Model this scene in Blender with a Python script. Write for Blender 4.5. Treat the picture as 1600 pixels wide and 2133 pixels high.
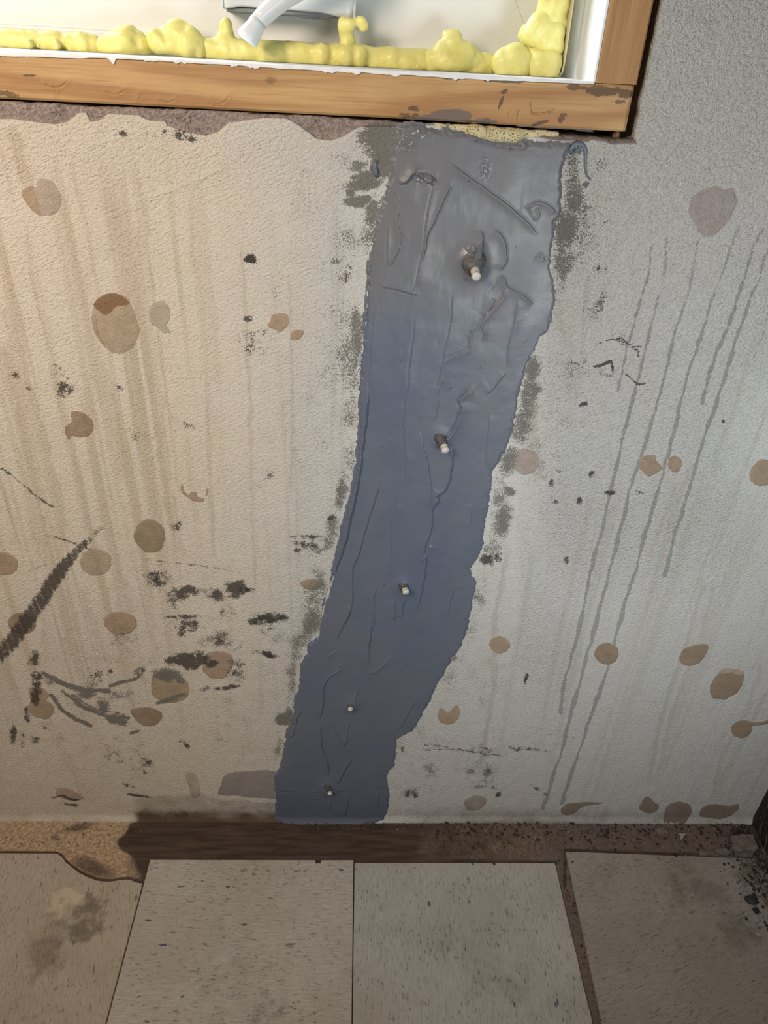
import bpy, bmesh, math, random
import numpy as np
from mathutils import Matrix, Vector

for o in list(bpy.data.objects):
    bpy.data.objects.remove(o)
C = bpy.context.scene.collection
SC = bpy.context.scene
rng = np.random.default_rng(7)
random.seed(7)

# ------------------------------------------------------------------ camera
F_PX, CX, CY = 1475.63, 800.0, 1066.5          # focal length in pixels of the 1600x2133 frame
CAM = np.array([0.0, -0.68236, 1.02402])
FWD = np.array([0.04261106, 0.8394798, -0.5417176])
RGT = np.array([0.9988477, -0.02381151, 0.04166873])
UPV = np.array([-0.02208095, 0.54286893, 0.8395271])
cd = bpy.data.cameras.new('camera')
cd.sensor_fit = 'VERTICAL'
cd.sensor_height = 36.0
cd.lens = F_PX * 36.0 / 2133.0
cd.clip_start = 0.02
cam = bpy.data.objects.new('camera', cd)
C.objects.link(cam)
cam.matrix_world = Matrix(((RGT[0], UPV[0], -FWD[0], CAM[0]),
                           (RGT[1], UPV[1], -FWD[1], CAM[1]),
                           (RGT[2], UPV[2], -FWD[2], CAM[2]),
                           (0, 0, 0, 1)))
SC.camera = cam

# ------------------------------------------------------------------ light
SC.view_settings.view_transform = 'Standard'
SC.view_settings.look = 'None'
SC.view_settings.exposure = 0.0
SC.view_settings.gamma = 1.0
SC.view_settings.use_curve_mapping = False
w = bpy.data.worlds.new('world')
SC.world = w
w.use_nodes = True
w.node_tree.nodes['Background'].inputs[0].default_value = (0.80, 0.88, 1.0, 1)
w.node_tree.nodes['Background'].inputs[1].default_value = 0.09


def area(name, loc, target, size, power, col, shape='DISK', size_y=None, spread=180):
    l = bpy.data.lights.new(name, 'AREA')
    l.shape = shape
    l.size = size
    if size_y:
        l.size_y = size_y
    l.energy = power
    l.color = col
    l.spread = math.radians(spread)
    o = bpy.data.objects.new(name, l)
    C.objects.link(o)
    o.location = loc
    d = Vector(target) - Vector(loc)
    o.rotation_euler = d.to_track_quat('-Z', 'Y').to_euler()
    return o


area('warm_room_lamp', (-0.62, -0.78, 1.36), (-0.40, 0, 0.80), 0.40, 7.0, (1.0, 0.85, 0.70), spread=145)
area('cool_fill', (0.40, -0.74, 0.72), (0.34, 0, 0.70), 0.34, 2.0, (0.84, 0.94, 1.0), spread=122)  # added cool fill for the right of the wall, no such lamp seen
area('window_daylight', (-0.95, 0.72, 1.90), (0.12, 0.05, 1.04), 0.8, 46.0, (0.86, 0.94, 1.0), 'RECTANGLE', 0.6)

# ------------------------------------------------------------------ projection helpers
def ray(px, py):
    return (px - CX) / F_PX * RGT - (py - CY) / F_PX * UPV + FWD


def at(px, py, axis, value):
    """point where the sight line through a photo pixel meets the plane axis = value"""
    q = ray(px, py)
    t = (value - CAM[axis]) / q[axis]
    return CAM + q * t


def W(px, py, y=0.0):
    return at(px, py, 1, y)


def FL(px, py, z=0.0):
    return at(px, py, 2, z)


def proj(P):
    """coordinates of points in the photo's frame (used to read the traced outlines)"""
    d = P - CAM
    z = np.maximum(d @ FWD, 0.05)
    return np.stack([CX + F_PX * (d @ RGT) / z, CY - F_PX * (d @ UPV) / z], -1)


# ------------------------------------------------------------------ numpy fields
_tab = rng.random((256, 256))


def vnoise(x, y, seed=0):
    x = x + 17.3 * seed
    y = y + 9.7 * seed
    xi = np.floor(x).astype(int)
    yi = np.floor(y).astype(int)
    fx = x - xi
    fy = y - yi
    fx = fx * fx * (3 - 2 * fx)
    fy = fy * fy * (3 - 2 * fy)
    g = lambda a, b: _tab[a & 255, b & 255]
    return (g(xi, yi) * (1 - fx) + g(xi + 1, yi) * fx) * (1 - fy) + (g(xi, yi + 1) * (1 - fx) + g(xi + 1, yi + 1) * fx) * fy


def fbm(x, y, n=3, seed=0):
    s = 0
    a = 1
    t = 0
    for i in range(n):
        s = s + a * vnoise(x * 2 ** i, y * 2 ** i, seed + i)
        t += a
        a *= .5
    return s / t * 2 - 1


def sst(x, a, b):
    t = np.clip((x - a) / (b - a), 0, 1)
    return t * t * (3 - 2 * t)


def poly_sdf(P, poly):
    """signed distance to polygon, positive inside"""
    poly = np.asarray(poly, float)
    d = np.full(len(P), 1e18)
    ins = np.zeros(len(P), bool)
    n = len(poly)
    for i in range(n):
        a = poly[i]
        b = poly[(i + 1) % n]
        e = b - a
        v = P - a
        t = np.clip((v @ e) / max(e @ e, 1e-12), 0, 1)
        q = v - t[:, None] * e
        d = np.minimum(d, (q * q).sum(1))
        c = ((a[1] <= P[:, 1]) & (b[1] > P[:, 1])) | ((b[1] <= P[:, 1]) & (a[1] > P[:, 1]))
        if abs(e[1]) > 1e-12:
            xx = a[0] + (P[:, 1] - a[1]) / e[1] * e[0]
            ins ^= c & (P[:, 0] < xx)
    d = np.sqrt(d)
    return np.where(ins, d, -d)


def line_field(P, pts, reach):
    """for points near a polyline: index, unsigned distance, signed side distance, position along (0..1)"""
    pts = np.asarray(pts, float)
    lo = pts.min(0) - reach
    hi = pts.max(0) + reach
    idx = np.where((P[:, 0] > lo[0]) & (P[:, 0] < hi[0]) & (P[:, 1] > lo[1]) & (P[:, 1] < hi[1]))[0]
    Q = P[idx]
    best = np.full(len(Q), 1e18)
    side = np.zeros(len(Q))
    pos = np.zeros(len(Q))
    seg = np.linalg.norm(np.diff(pts, axis=0), axis=1)
    cum = np.concatenate([[0], np.cumsum(seg)])
    for i in range(len(pts) - 1):
        a, b = pts[i], pts[i + 1]
        e = b - a
        v = Q - a
        t = np.clip((v @ e) / max(e @ e, 1e-12), 0, 1)
        q = v - t[:, None] * e
        dd = (q * q).sum(1)
        m = dd < best
        best = np.where(m, dd, best)
        cr = e[0] * v[:, 1] - e[1] * v[:, 0]
        side = np.where(m, np.sign(cr), side)
        pos = np.where(m, (cum[i] + t * seg[i]) / cum[-1], pos)
    d = np.sqrt(best)
    return idx, d, d * side, pos


def smooth_line(pts, k=4):
    p = np.asarray(pts, float)
    p = np.concatenate([[2 * p[0] - p[1]], p, [2 * p[-1] - p[-2]]])
    out = []
    for i in range(1, len(p) - 2):
        p0, p1, p2, p3 = p[i - 1], p[i], p[i + 1], p[i + 2]
        for t in np.arange(k) / k:
            out.append(.5 * (2 * p1 + (p2 - p0) * t + (2 * p0 - 5 * p1 + 4 * p2 - p3) * t * t + (3 * p1 - p0 - 3 * p2 + p3) * t ** 3))
    out.append(p[-2])
    return np.array(out)


def blob(P, cx, cy, rx, ry, rot=0.0):
    c, s = math.cos(rot), math.sin(rot)
    x = (P[:, 0] - cx)
    y = (P[:, 1] - cy)
    u = (x * c + y * s) / rx
    v = (-x * s + y * c) / ry
    return np.sqrt(u * u + v * v)


# ------------------------------------------------------------------ object helpers
def np_mesh(name, co, faces, smooth=True):
    me = bpy.data.meshes.new(name)
    co = np.asarray(co, np.float32)
    if isinstance(faces, np.ndarray):
        n, k = faces.shape
        me.vertices.add(len(co))
        me.vertices.foreach_set('co', co.ravel())
        me.loops.add(n * k)
        me.loops.foreach_set('vertex_index', faces.astype(np.int32).ravel())
        me.polygons.add(n)
        me.polygons.foreach_set('loop_start', (np.arange(n) * k).astype(np.int32))
        me.update(calc_edges=True)
        me.validate()
    else:
        me.from_pydata([tuple(c) for c in co.tolist()], [], faces)
        me.update()
    if smooth:
        me.polygons.foreach_set('use_smooth', np.ones(len(me.polygons), bool))
    return me


def link(name, me, m, parent=None):
    o = bpy.data.objects.new(name, me)
    C.objects.link(o)
    if m is not None and not me.materials:
        me.materials.append(m)
    if parent is not None:
        o.parent = parent
        o.matrix_parent_inverse = parent.matrix_world.inverted() if False else Matrix.Translation(-Vector(parent.location))
    return o


def empty(name, loc=(0, 0, 0)):
    o = bpy.data.objects.new(name, None)
    o.empty_display_size = 0.02
    C.objects.link(o)
    o.location = loc
    return o


def tag(o, label=None, cat=None, group=None, kind=None):
    if label:
        o['label'] = label
    if cat:
        o['category'] = cat
    if group:
        o['group'] = group
    if kind:
        o['kind'] = kind
    return o


def fattr(me, name, arr4):
    a = me.attributes.new(name, 'FLOAT_COLOR', 'POINT')
    a.data.foreach_set('color', np.asarray(arr4, np.float32).ravel())


def grid_faces(nx, nz):
    i = np.arange(nx - 1)
    j = np.arange(nz - 1)
    I, J = np.meshgrid(i, j, indexing='ij')
    a = (I * nz + J).ravel()
    return np.stack([a, a + nz, a + nz + 1, a + 1], -1)


def compact(co, faces, attrs):
    used = np.zeros(len(co), bool)
    used[faces.ravel()] = True
    mp = np.cumsum(used) - 1
    return co[used], mp[faces], [a[used] for a in attrs]


def box_bm(bm, lo, hi, bevel=0.0, seg=2):
    r = bmesh.ops.create_cube(bm, size=1.0)
    vs = r['verts']
    for v in vs:
        v.co = Vector([(lo[k] + hi[k]) / 2 + v.co[k] * (hi[k] - lo[k]) for k in range(3)])
    if bevel:
        es = list({e for v in vs for e in v.link_edges})
        bmesh.ops.bevel(bm, geom=es, offset=bevel, segments=seg, profile=0.5, affect='EDGES')


def bm_obj(name, bm, m, parent=None, smooth=False):
    me = bpy.data.meshes.new(name)
    bmesh.ops.recalc_face_normals(bm, faces=bm.faces)
    bm.to_mesh(me)
    bm.free()
    if smooth:
        me.polygons.foreach_set('use_smooth', np.ones(len(me.polygons), bool))
    return link(name, me, m, parent)


# ------------------------------------------------------------------ material helpers
class G:
    def __init__(s, name):
        s.m = bpy.data.materials.new(name)
        s.m.use_nodes = True
        s.t = s.m.node_tree
        s.b = s.t.nodes['Principled BSDF']
        s._o = None

    def node(s, typ, ins=None, **kw):
        n = s.t.nodes.new(typ)
        for k, v in kw.items():
            setattr(n, k, v)
        if ins:
            for k, v in ins.items():
                s.set(n.inputs[k], v)
        return n

    def set(s, sock, v):
        if isinstance(v, bpy.types.NodeSocket):
            s.t.links.new(v, sock)
        elif isinstance(v, (tuple, list)) and sock.type == 'RGBA' and len(v) == 3:
            sock.default_value = (*v, 1)
        else:
            sock.default_value = v

    def obj(s):
        if s._o is None:
            s._o = s.node('ShaderNodeTexCoord').outputs['Object']
        return s._o

    def mapping(s, scale=(1, 1, 1), rot=(0, 0, 0), loc=(0, 0, 0), vec=None):
        v = vec or s.obj()
        if any(rot):
            v = s.node('ShaderNodeMapping', {'Vector': v, 'Rotation': rot}).outputs[0]
        return s.node('ShaderNodeMapping', {'Vector': v, 'Scale': scale, 'Location': loc}).outputs[0]

    def noise(s, scale, detail=2.0, rough=0.5, vec=None, dist=0.0, color=False):
        n = s.node('ShaderNodeTexNoise', {'Vector': vec or s.obj(), 'Scale': scale, 'Detail': detail, 'Roughness': rough, 'Distortion': dist})
        return n.outputs[1 if color else 0]

    def voro(s, scale, vec=None, out=0, feature='F1', rand=1.0):
        return s.node('ShaderNodeTexVoronoi', {'Vector': vec or s.obj(), 'Scale': scale, 'Randomness': rand}, feature=feature).outputs[out]

    def math(s, op, a, b=0.0, c=0.0, clamp=False):
        n = s.node('ShaderNodeMath', operation=op, use_clamp=clamp)
        s.set(n.inputs[0], a)
        s.set(n.inputs[1], b)
        s.set(n.inputs[2], c)
        return n.outputs[0]

    def sm(s, x, lo, hi, a=0.0, b=1.0):
        n = s.node('ShaderNodeMapRange', interpolation_type='SMOOTHSTEP')
        s.set(n.inputs[0], x)
        s.set(n.inputs[1], lo)
        s.set(n.inputs[2], hi)
        s.set(n.inputs[3], a)
        s.set(n.inputs[4], b)
        return n.outputs[0]

    def mix(s, fac, a, b, blend='MIX'):
        n = s.node('ShaderNodeMix', data_type='RGBA', blend_type=blend)
        s.set(n.inputs[0], fac)
        s.set(n.inputs[6], a)
        s.set(n.inputs[7], b)
        return n.outputs[2]

    def attr(s, name):
        n = s.node('ShaderNodeAttribute', attribute_name=name)
        sp = s.node('ShaderNodeSeparateColor', {'Color': n.outputs['Color']})
        return n.outputs['Color'], sp.outputs[0], sp.outputs[1], sp.outputs[2], n.outputs['Alpha']

    def bump(s, h, dist, strength=1.0, normal=None):
        n = s.node('ShaderNodeBump', {'Height': h, 'Distance': dist, 'Strength': strength})
        if normal is not None:
            s.set(n.inputs['Normal'], normal)
        return n.outputs[0]

    def out(s, col, rough=0.6, normal=None, spec=0.5, **kw):
        s.set(s.b.inputs['Base Color'], col)
        s.set(s.b.inputs['Roughness'], rough)
        s.set(s.b.inputs['Specular IOR Level'], spec)
        if normal is not None:
            s.set(s.b.inputs['Normal'], normal)
        for k, v in kw.items():
            s.set(s.b.inputs[k], v)
        return s.m


def S(r, g, b):
    """8-bit sRGB to linear"""
    f = lambda c: (c / 255 / 12.92) if c / 255 <= 0.04045 else ((c / 255 + 0.055) / 1.055) ** 2.4
    return (f(r), f(g), f(b))


def mat_wall():
    g = G('painted_masonry')
    _, mold, smear, drip, streak = g.attr('A')
    base = g.attr('B')[0]
    _, band, relief, damp, rim = g.attr('D')
    n_big = g.noise(7, 3, .6)
    n_mid = g.noise(45, 4, .6)
    n_fin = g.noise(520, 3, .65)
    n_grit = g.noise(900, 2, .6)
    n_sp = g.noise(330, 3, .7)
    n_st = g.noise(880, 2, .6)
    vert = g.noise(1.0, 4, .6, g.mapping((75, 75, 2.2)))
    brush = g.noise(1.0, 3, .6, g.mapping((130, 300, 520), (0, math.radians(24), 0)))
    # paint: slightly uneven, yellowed in soft vertical runs
    col = g.mix(g.sm(n_big, .35, .65, 0, .35), base, g.mix(1.0, base, (0.93, 0.90, 0.86), 'MULTIPLY'))
    col = g.mix(g.sm(n_mid, .40, .72, 0, .22), col, g.mix(1.0, base, (0.86, 0.80, 0.72), 'MULTIPLY'))
    st = g.math('MULTIPLY', streak, g.sm(vert, .30, .62, .25, 1.0))
    col = g.mix(g.math('MULTIPLY', st, .95, clamp=True), col, g.mix(1.0, base, (0.66, 0.58, 0.47), 'MULTIPLY'))
    # grey drip runs
    dr = g.math('MULTIPLY', g.sm(g.math('ADD', drip, g.math('MULTIPLY', g.math('SUBTRACT', n_sp, .5), .9)), .34, .66), g.sm(n_fin, .2, .6, .75, 1.0))
    col = g.mix(g.math('MULTIPLY', dr, .72), col, g.mix(1.0, base, (0.42, 0.42, 0.43), 'MULTIPLY'))
    # tiny dark pits everywhere
    pits = g.math('MULTIPLY', g.sm(n_sp, .70, .74), g.sm(n_big, .42, .6, .1, .8))
    col = g.mix(g.math('MULTIPLY', pits, .6), col, (0.11, 0.09, 0.07))
    grain = g.math('MULTIPLY', g.sm(n_st, .52, .70), g.math('ADD', g.math('MULTIPLY', relief, .30), .10))
    col = g.mix(grain, col, g.mix(1.0, col, (0.62, 0.58, 0.52), 'MULTIPLY'))
    # bare concrete where paint has come away
    bn = g.math('ADD', band, g.math('MULTIPLY', g.math('SUBTRACT', n_mid, .5), .14))
    bm_ = g.sm(bn, .46, .52)
    conc = g.mix(g.sm(n_sp, .42, .60), (0.265, 0.205, 0.182), (0.385, 0.310, 0.278))
    conc = g.mix(g.math('MULTIPLY', g.math('MULTIPLY', g.sm(n_mid, .52, .64), g.sm(n_fin, .50, .58)), .8), conc, (0.06, 0.048, 0.050))
    col = g.mix(bm_, col, conc)
    # brown worn edge of the opening
    rm = g.sm(g.math('ADD', rim, g.math('MULTIPLY', g.math('SUBTRACT', n_mid, .5), .9)), .45, .75)
    col = g.mix(g.math('MULTIPLY', rm, .85), col, g.mix(n_fin, (0.13, 0.085, 0.065), (0.26, 0.19, 0.15)))
    # grey epoxy smears caught between the bumps of the paint
    pat = g.math('ADD', g.math('MULTIPLY', n_fin, .42), g.math('MULTIPLY', n_st, .58))
    pat = g.math('ADD', pat, g.math('MULTIPLY', g.math('SUBTRACT', n_mid, .5), .42))
    ds = g.sm(g.math('ADD', g.math('MULTIPLY', smear, .42), g.math('SUBTRACT', pat, .742)), -.02, .06)
    col = g.mix(g.math('MULTIPLY', ds, .93), col, g.mix(n_mid, (0.135, 0.128, 0.112), (0.215, 0.202, 0.178)))
    # black scuffs and mildew
    dm = g.sm(g.math('ADD', g.math('MULTIPLY', mold, .44), g.math('SUBTRACT', pat, .738)), -.02, .08)
    col = g.mix(g.math('MULTIPLY', dm, .90), col, g.mix(n_mid, (0.026, 0.021, 0.020), (0.085, 0.072, 0.064)))
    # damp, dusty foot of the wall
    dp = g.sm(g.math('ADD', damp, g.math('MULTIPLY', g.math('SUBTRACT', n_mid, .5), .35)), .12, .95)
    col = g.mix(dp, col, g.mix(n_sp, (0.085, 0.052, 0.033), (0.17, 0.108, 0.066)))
    # relief
    h = g.math('ADD', g.math('MULTIPLY', n_sp, 1.0), g.math('MULTIPLY', brush, .9))
    h = g.math('MULTIPLY', h, g.math('ADD', g.math('MULTIPLY', relief, 1.35), .10))
    h = g.math('ADD', h, g.math('MULTIPLY', n_grit, .22))
    h = g.math('SUBTRACT', h, g.math('MULTIPLY', bm_, .55))
    h = g.math('ADD', h, g.math('MULTIPLY', dr, .12))
    return g.out(col, g.sm(dm, 0, 1, .72, .85), g.bump(h, .0030, 1.0), .25)


def mat_epoxy():
    g = G('grey_epoxy_paste')
    _, tone, wet, _, _ = g.attr('A')
    n1 = g.noise(9, 3, .6)
    n2 = g.noise(160, 3, .6)
    lines = g.noise(1.0, 3, .6, g.mapping((60, 60, 420)))
    sw = g.noise(1.0, 2, .5, g.mapping((160, 160, 14)))
    col = g.mix(g.sm(n1, .35, .65), (0.118, 0.142, 0.194), (0.138, 0.154, 0.190))
    col = g.mix(tone, col, (0.168, 0.166, 0.176))
    sp = g.sm(g.noise(260, 2, .5), .73, .76)
    col = g.mix(g.math('MULTIPLY', sp, .7), col, (0.03, 0.03, 0.035))
    h = g.math('ADD', g.math('MULTIPLY', n2, .55), g.math('MULTIPLY', lines, .22))
    h = g.math('ADD', h, g.math('MULTIPLY', sw, .5))
    return g.out(col, g.math('SUBTRACT', g.sm(g.noise(30, 2), .3, .7, .36, .50), g.math('MULTIPLY', wet, .22)), g.bump(h, .0006, .5), .42)


def mat_simple(name, c0, c1, scale=60, rough=.6, bump=.0003, spec=.4, **kw):
    g = G(name)
    n = g.noise(scale, 4, .6)
    return g.out(g.mix(g.sm(n, .35, .65), c0, c1), rough, g.bump(g.noise(scale * 6, 3, .6), bump, .7), spec, **kw)


def mat_wood(name, axis):
    """axis 0: grain along x; 2: grain along z"""
    g = G(name)
    sc = [26, 26, 26]
    sc[axis] = 2.4
    v = g.mapping(tuple(sc))
    n = g.noise(1.0, 3, .5, v, .6)
    rings = g.math('PINGPONG', g.math('MULTIPLY', n, 7.0), 1.0)
    fs = [700, 700, 700]
    fs[axis] = 22
    fib = g.noise(1.0, 3, .6, g.mapping(tuple(fs)))
    col = g.mix(g.sm(rings, .25, .95), S(202, 165, 116), S(172, 131, 88))
    col = g.mix(g.sm(fib, .45, .7, 0, .35), col, S(150, 104, 58))
    big = g.noise(9, 3, .6)
    col = g.mix(g.sm(big, .45, .7, 0, .45), col, S(166, 124, 80))
    if axis == 0:
        _, dark, grey, knot, _ = g.attr('A')
        nf = g.math('ADD', g.math('MULTIPLY', g.noise(240, 4, .7), .6), g.math('MULTIPLY', g.noise(70, 3, .6), .4))
        d1 = g.sm(g.math('ADD', g.math('MULTIPLY', dark, .46), g.math('SUBTRACT', nf, .72)), -.02, .07)
        col = g.mix(g.math('MULTIPLY', d1, .75), col, (0.075, 0.05, 0.035))
        d2 = g.sm(g.math('ADD', grey, g.math('MULTIPLY', g.math('SUBTRACT', nf, .5), 1.2)), .42, .58)
        col = g.mix(g.math('MULTIPLY', d2, .85), col, (0.155, 0.130, 0.115))
        col = g.mix(knot, col, (0.13, 0.07, 0.03))
    return g.out(col, .6, g.bump(g.math('ADD', fib, g.math('MULTIPLY', rings, .2)), .0004, .5), .3)


def mat_tile(name, axis, c0, c1, fleck, seed, extra=None):
    """vinyl composition tile: fine streaks and dark flecks drawn along one direction (degrees)"""
    g = G(name)
    r = (0, 0, math.radians(axis))
    off = (seed * 3.1, seed * 1.7, 0)
    st = g.noise(1.0, 5, .7, g.mapping((60, 420, 1), r, off))
    n1 = g.noise(22, 4, .6, g.mapping((1, 1, 1), r, off))
    n0 = g.noise(7, 3, .6, g.mapping((1, 1, 1), r, off))
    col = g.mix(g.sm(st, .35, .68), c0, c1)
    col = g.mix(g.sm(n0, .4, .65, 0, .35), col, g.mix(1.0, c0, (.80, .74, .66), 'MULTIPLY'))
    # thin brown-grey flecks
    wv = g.node('ShaderNodeVectorMath', operation='ADD')
    g.set(wv.inputs[0], g.obj())
    wn = g.node('ShaderNodeVectorMath', operation='SCALE')
    g.set(wn.inputs[0], g.noise(90, 2, .5, color=True))
    wn.inputs['Scale'].default_value = .006
    g.set(wv.inputs[1], wn.outputs[0])
    f1 = g.noise(1.0, 3, .65, g.mapping((110, 430, 1), r, (seed, 4, 0), wv.outputs[0]))
    f1 = g.math('MULTIPLY', g.sm(f1, .575, .66), g.sm(n1, .36, .6, .15, .75))
    col = g.mix(f1, col, (0.075, 0.062, 0.052))
    f3 = g.noise(1.0, 2, .6, g.mapping((45, 190, 1), r, (seed * 2, 9, 0), wv.outputs[0]))
    col = g.mix(g.math('MULTIPLY', g.sm(f3, .62, .72), .55), col, (0.085, 0.075, 0.065))
    # bigger navy flecks, few of them
    vv = g.mapping((30, 80, 1), r, (seed * 5, 2, 0), wv.outputs[0])
    wob = g.noise(150, 2, .5)
    vd = g.voro(1.0, vv, 0)
    vc = g.node('ShaderNodeSeparateColor', {'Color': g.voro(1.0, vv, 1)}).outputs[0]
    f2 = g.math('MULTIPLY', g.sm(g.math('ADD', g.math('MULTIPLY', vd, 1.3), g.math('MULTIPLY', g.math('ADD', wob, st), .55)), .62, .78, 1, 0), g.sm(vc, 1 - fleck, 1 - fleck + .01))
    col = g.mix(g.math('MULTIPLY', f2, .85), col, (0.045, 0.050, 0.068))
    # trodden-in dirt
    dirt = g.math('MULTIPLY', g.sm(g.noise(4.2, 4, .65, g.mapping((1, 1, 1), loc=(seed, seed, 0))), .52, .72), g.sm(n1, .40, .62))
    col = g.mix(g.math('MULTIPLY', dirt, .26), col, (0.075, 0.055, 0.040))
    for (px, py, rad, c, lo, hi, sc) in (extra or ()):
        p = FL(px, py, .003)
        d = g.node('ShaderNodeVectorMath', operation='DISTANCE')
        g.set(d.inputs[0], g.obj())
        d.inputs[1].default_value = tuple(p)
        k = g.sm(d.outputs['Value'], rad * .25, rad, 1, 0)
        nn = g.noise(sc, 4, .7)
        k = g.sm(g.math('ADD', g.math('MULTIPLY', k, .36), g.math('SUBTRACT', g.math('ADD', g.math('MULTIPLY', nn, .6), g.math('MULTIPLY', n1, .4)), .78)), lo, hi)
        col = g.mix(g.math('MULTIPLY', k, .62), col, c)
    return g.out(col, g.sm(n1, .3, .7, .42, .6), g.bump(g.noise(500, 2), .0002, .4), .35)


def mat_floor():
    g = G('grimy_slab')
    _, wet, sand, dust, _ = g.attr('A')  # wet also carries the shade painted along the tile edges
    n1 = g.noise(26, 4, .65)
    n2 = g.noise(190, 4, .7)
    n3 = g.noise(1, 3, .6, g.mapping((14, 130, 1)))
    col = g.mix(g.sm(n2, .35, .65), (0.13, 0.088, 0.066), (0.24, 0.172, 0.130))
    col = g.mix(g.sm(n1, .42, .66, 0, .55), col, (0.105, 0.074, 0.058))
    sd = g.sm(g.math('ADD', sand, g.math('MULTIPLY', g.math('SUBTRACT', n1, .5), .9)), .30, .80)
    sc_ = g.mix(g.sm(n2, .36, .62), (0.31, 0.21, 0.130), (0.54, 0.40, 0.26))
    col = g.mix(sd, col, sc_)
    du = g.sm(g.math('ADD', dust, g.math('MULTIPLY', g.math('SUBTRACT', n2, .5), .9)), .35, .8)
    col = g.mix(g.math('MULTIPLY', du, .8), col, g.mix(n2, (0.09, 0.070, 0.064), (0.22, 0.172, 0.152)))
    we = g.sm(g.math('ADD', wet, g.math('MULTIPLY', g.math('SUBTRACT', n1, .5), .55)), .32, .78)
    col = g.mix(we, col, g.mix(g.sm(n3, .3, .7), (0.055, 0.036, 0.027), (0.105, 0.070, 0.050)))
    return g.out(col, g.sm(we, 0, 1, .85, .6), g.bump(g.math('ADD', n2, g.math('MULTIPLY', n1, .6)), .0016, .8), .25)


MW = mat_wall()
ME = mat_epoxy()
WOODX = mat_wood('pine_along', 0)
WOODZ = mat_wood('pine_upright', 2)
MF = mat_floor()
WHITE = mat_simple('white_paint_film', (0.82, 0.84, 0.86), (0.88, 0.90, 0.92), 90, .55, .0004)
VINYL = mat_simple('cream_white_vinyl', (0.85, 0.86, 0.86), (0.88, 0.89, 0.89), 3, .38, .00005)
HARD = mat_simple('cool_white_plastic', (0.76, 0.80, 0.83), (0.79, 0.83, 0.86), 3, .30, .00003)
CAVITY = mat_simple('shadowed_plastic', (0.20, 0.21, 0.22), (0.25, 0.26, 0.27), 40, .6, .0001)
BLACK = mat_simple('black_gasket', (0.012, 0.012, 0.016), (0.02, 0.02, 0.026), 40, .6, .0001)
NOZ = mat_simple('off_white_nylon', (0.60, 0.57, 0.50), (0.70, 0.67, 0.60), 300, .45, .0001)
DARKW = None


def mat_foam():
    g = G('yellow_spray_foam')
    n = g.noise(70, 4, .6)
    n2 = g.noise(420, 3, .6)
    col = g.mix(g.sm(n, .35, .7), (0.88, 0.83, 0.31), (0.82, 0.75, 0.25))
    col = g.mix(g.sm(n2, .60, .75, 0, .4), col, (0.60, 0.46, 0.10))
    return g.out(col, .40, g.bump(g.math('ADD', g.math('MULTIPLY', n2, .3), n), .0012, .45), .45,
                 **{'Subsurface Weight': .25, 'Subsurface Radius': (.006, .004, .001), 'Subsurface Scale': .5})


FOAM = mat_foam()


def mat_cutfoam():
    g = G('cut_foam')
    v = g.voro(560)
    n = g.noise(90, 3, .6)
    col = g.mix(g.sm(n, .35, .7), (0.66, 0.58, 0.36), (0.52, 0.43, 0.23))
    pore = g.math('MULTIPLY', g.sm(v, .18, .30, 1, 0), g.sm(g.noise(160, 2), .36, .46))
    col = g.mix(g.math('MULTIPLY', pore, .85), col, (0.09, 0.06, 0.025))
    return g.out(col, .85, g.bump(g.math('SUBTRACT', n, pore), .0015, 1.0), .2)


CUTFOAM = mat_cutfoam()

# ================================================================== SETTING: wall
XR, WR = 0.2349, 0.6585            # right edge of window opening, right corner of room


def zs(x):
    """height of the ragged concrete edge under the sill"""
    xs = [W(p, q)[0] for p, q in ((0, 211), (400, 229), (800, 252), (940, 262), (1120, 277), (1300, 291))]
    z = [W(p, q)[2] for p, q in ((0, 211), (400, 229), (800, 252), (940, 262), (1120, 277), (1300, 291))]
    return np.interp(x, xs, z)


COVE = 0.012


def wall_y(x, z):
    y = 0.0006 * fbm(x * 9, z * 9, 2, 3) + 0.00035 * fbm(x * 60, z * 60, 2, 5)
    k = np.clip(1 - z / COVE, 0, 1)
    return y - 0.006 * k * k


# ---- traced stains (photo coordinates on the wall)
BAND = [(-1600, 150), (-1600, 215), (-1000, 250), (-700, 225), (-400, 252), (-180, 236), (-40, 247), (0, 247), (30, 248), (70, 252), (115, 258), (140, 252), (158, 240), (162, 234), (180, 234), (190, 253), (205, 250),
        (225, 236), (290, 240), (310, 250), (345, 252), (350, 262), (385, 274), (430, 281), (455, 275), (478, 253), (500, 252), (550, 244),
        (600, 246), (635, 268), (660, 288), (690, 293), (715, 283), (745, 264), (790, 262), (840, 262), (840, 230)]
GREYSQ = [(453, 1655), (460, 1632), (470, 1612), (492, 1606), (525, 1605), (570, 1604), (590, 1615), (590, 1664), (560, 1664), (520, 1662), (490, 1658)]
PATCH_L = [(830, 272), (815, 314), (804, 381), (789, 434), (779, 475), (772, 531), (766, 580), (761, 644), (757, 692), (751, 745), (747, 810), (750, 875),
           (744, 950), (735, 1010), (724, 1055), (707, 1107), (699, 1156), (690, 1212), (671, 1272), (664, 1325), (641, 1340), (637, 1357), (625, 1381),
           (620, 1429), (613, 1456), (612, 1484), (593, 1525), (589, 1559), (577, 1604), (569, 1618), (570, 1645), (574, 1662), (570, 1704)]
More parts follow.
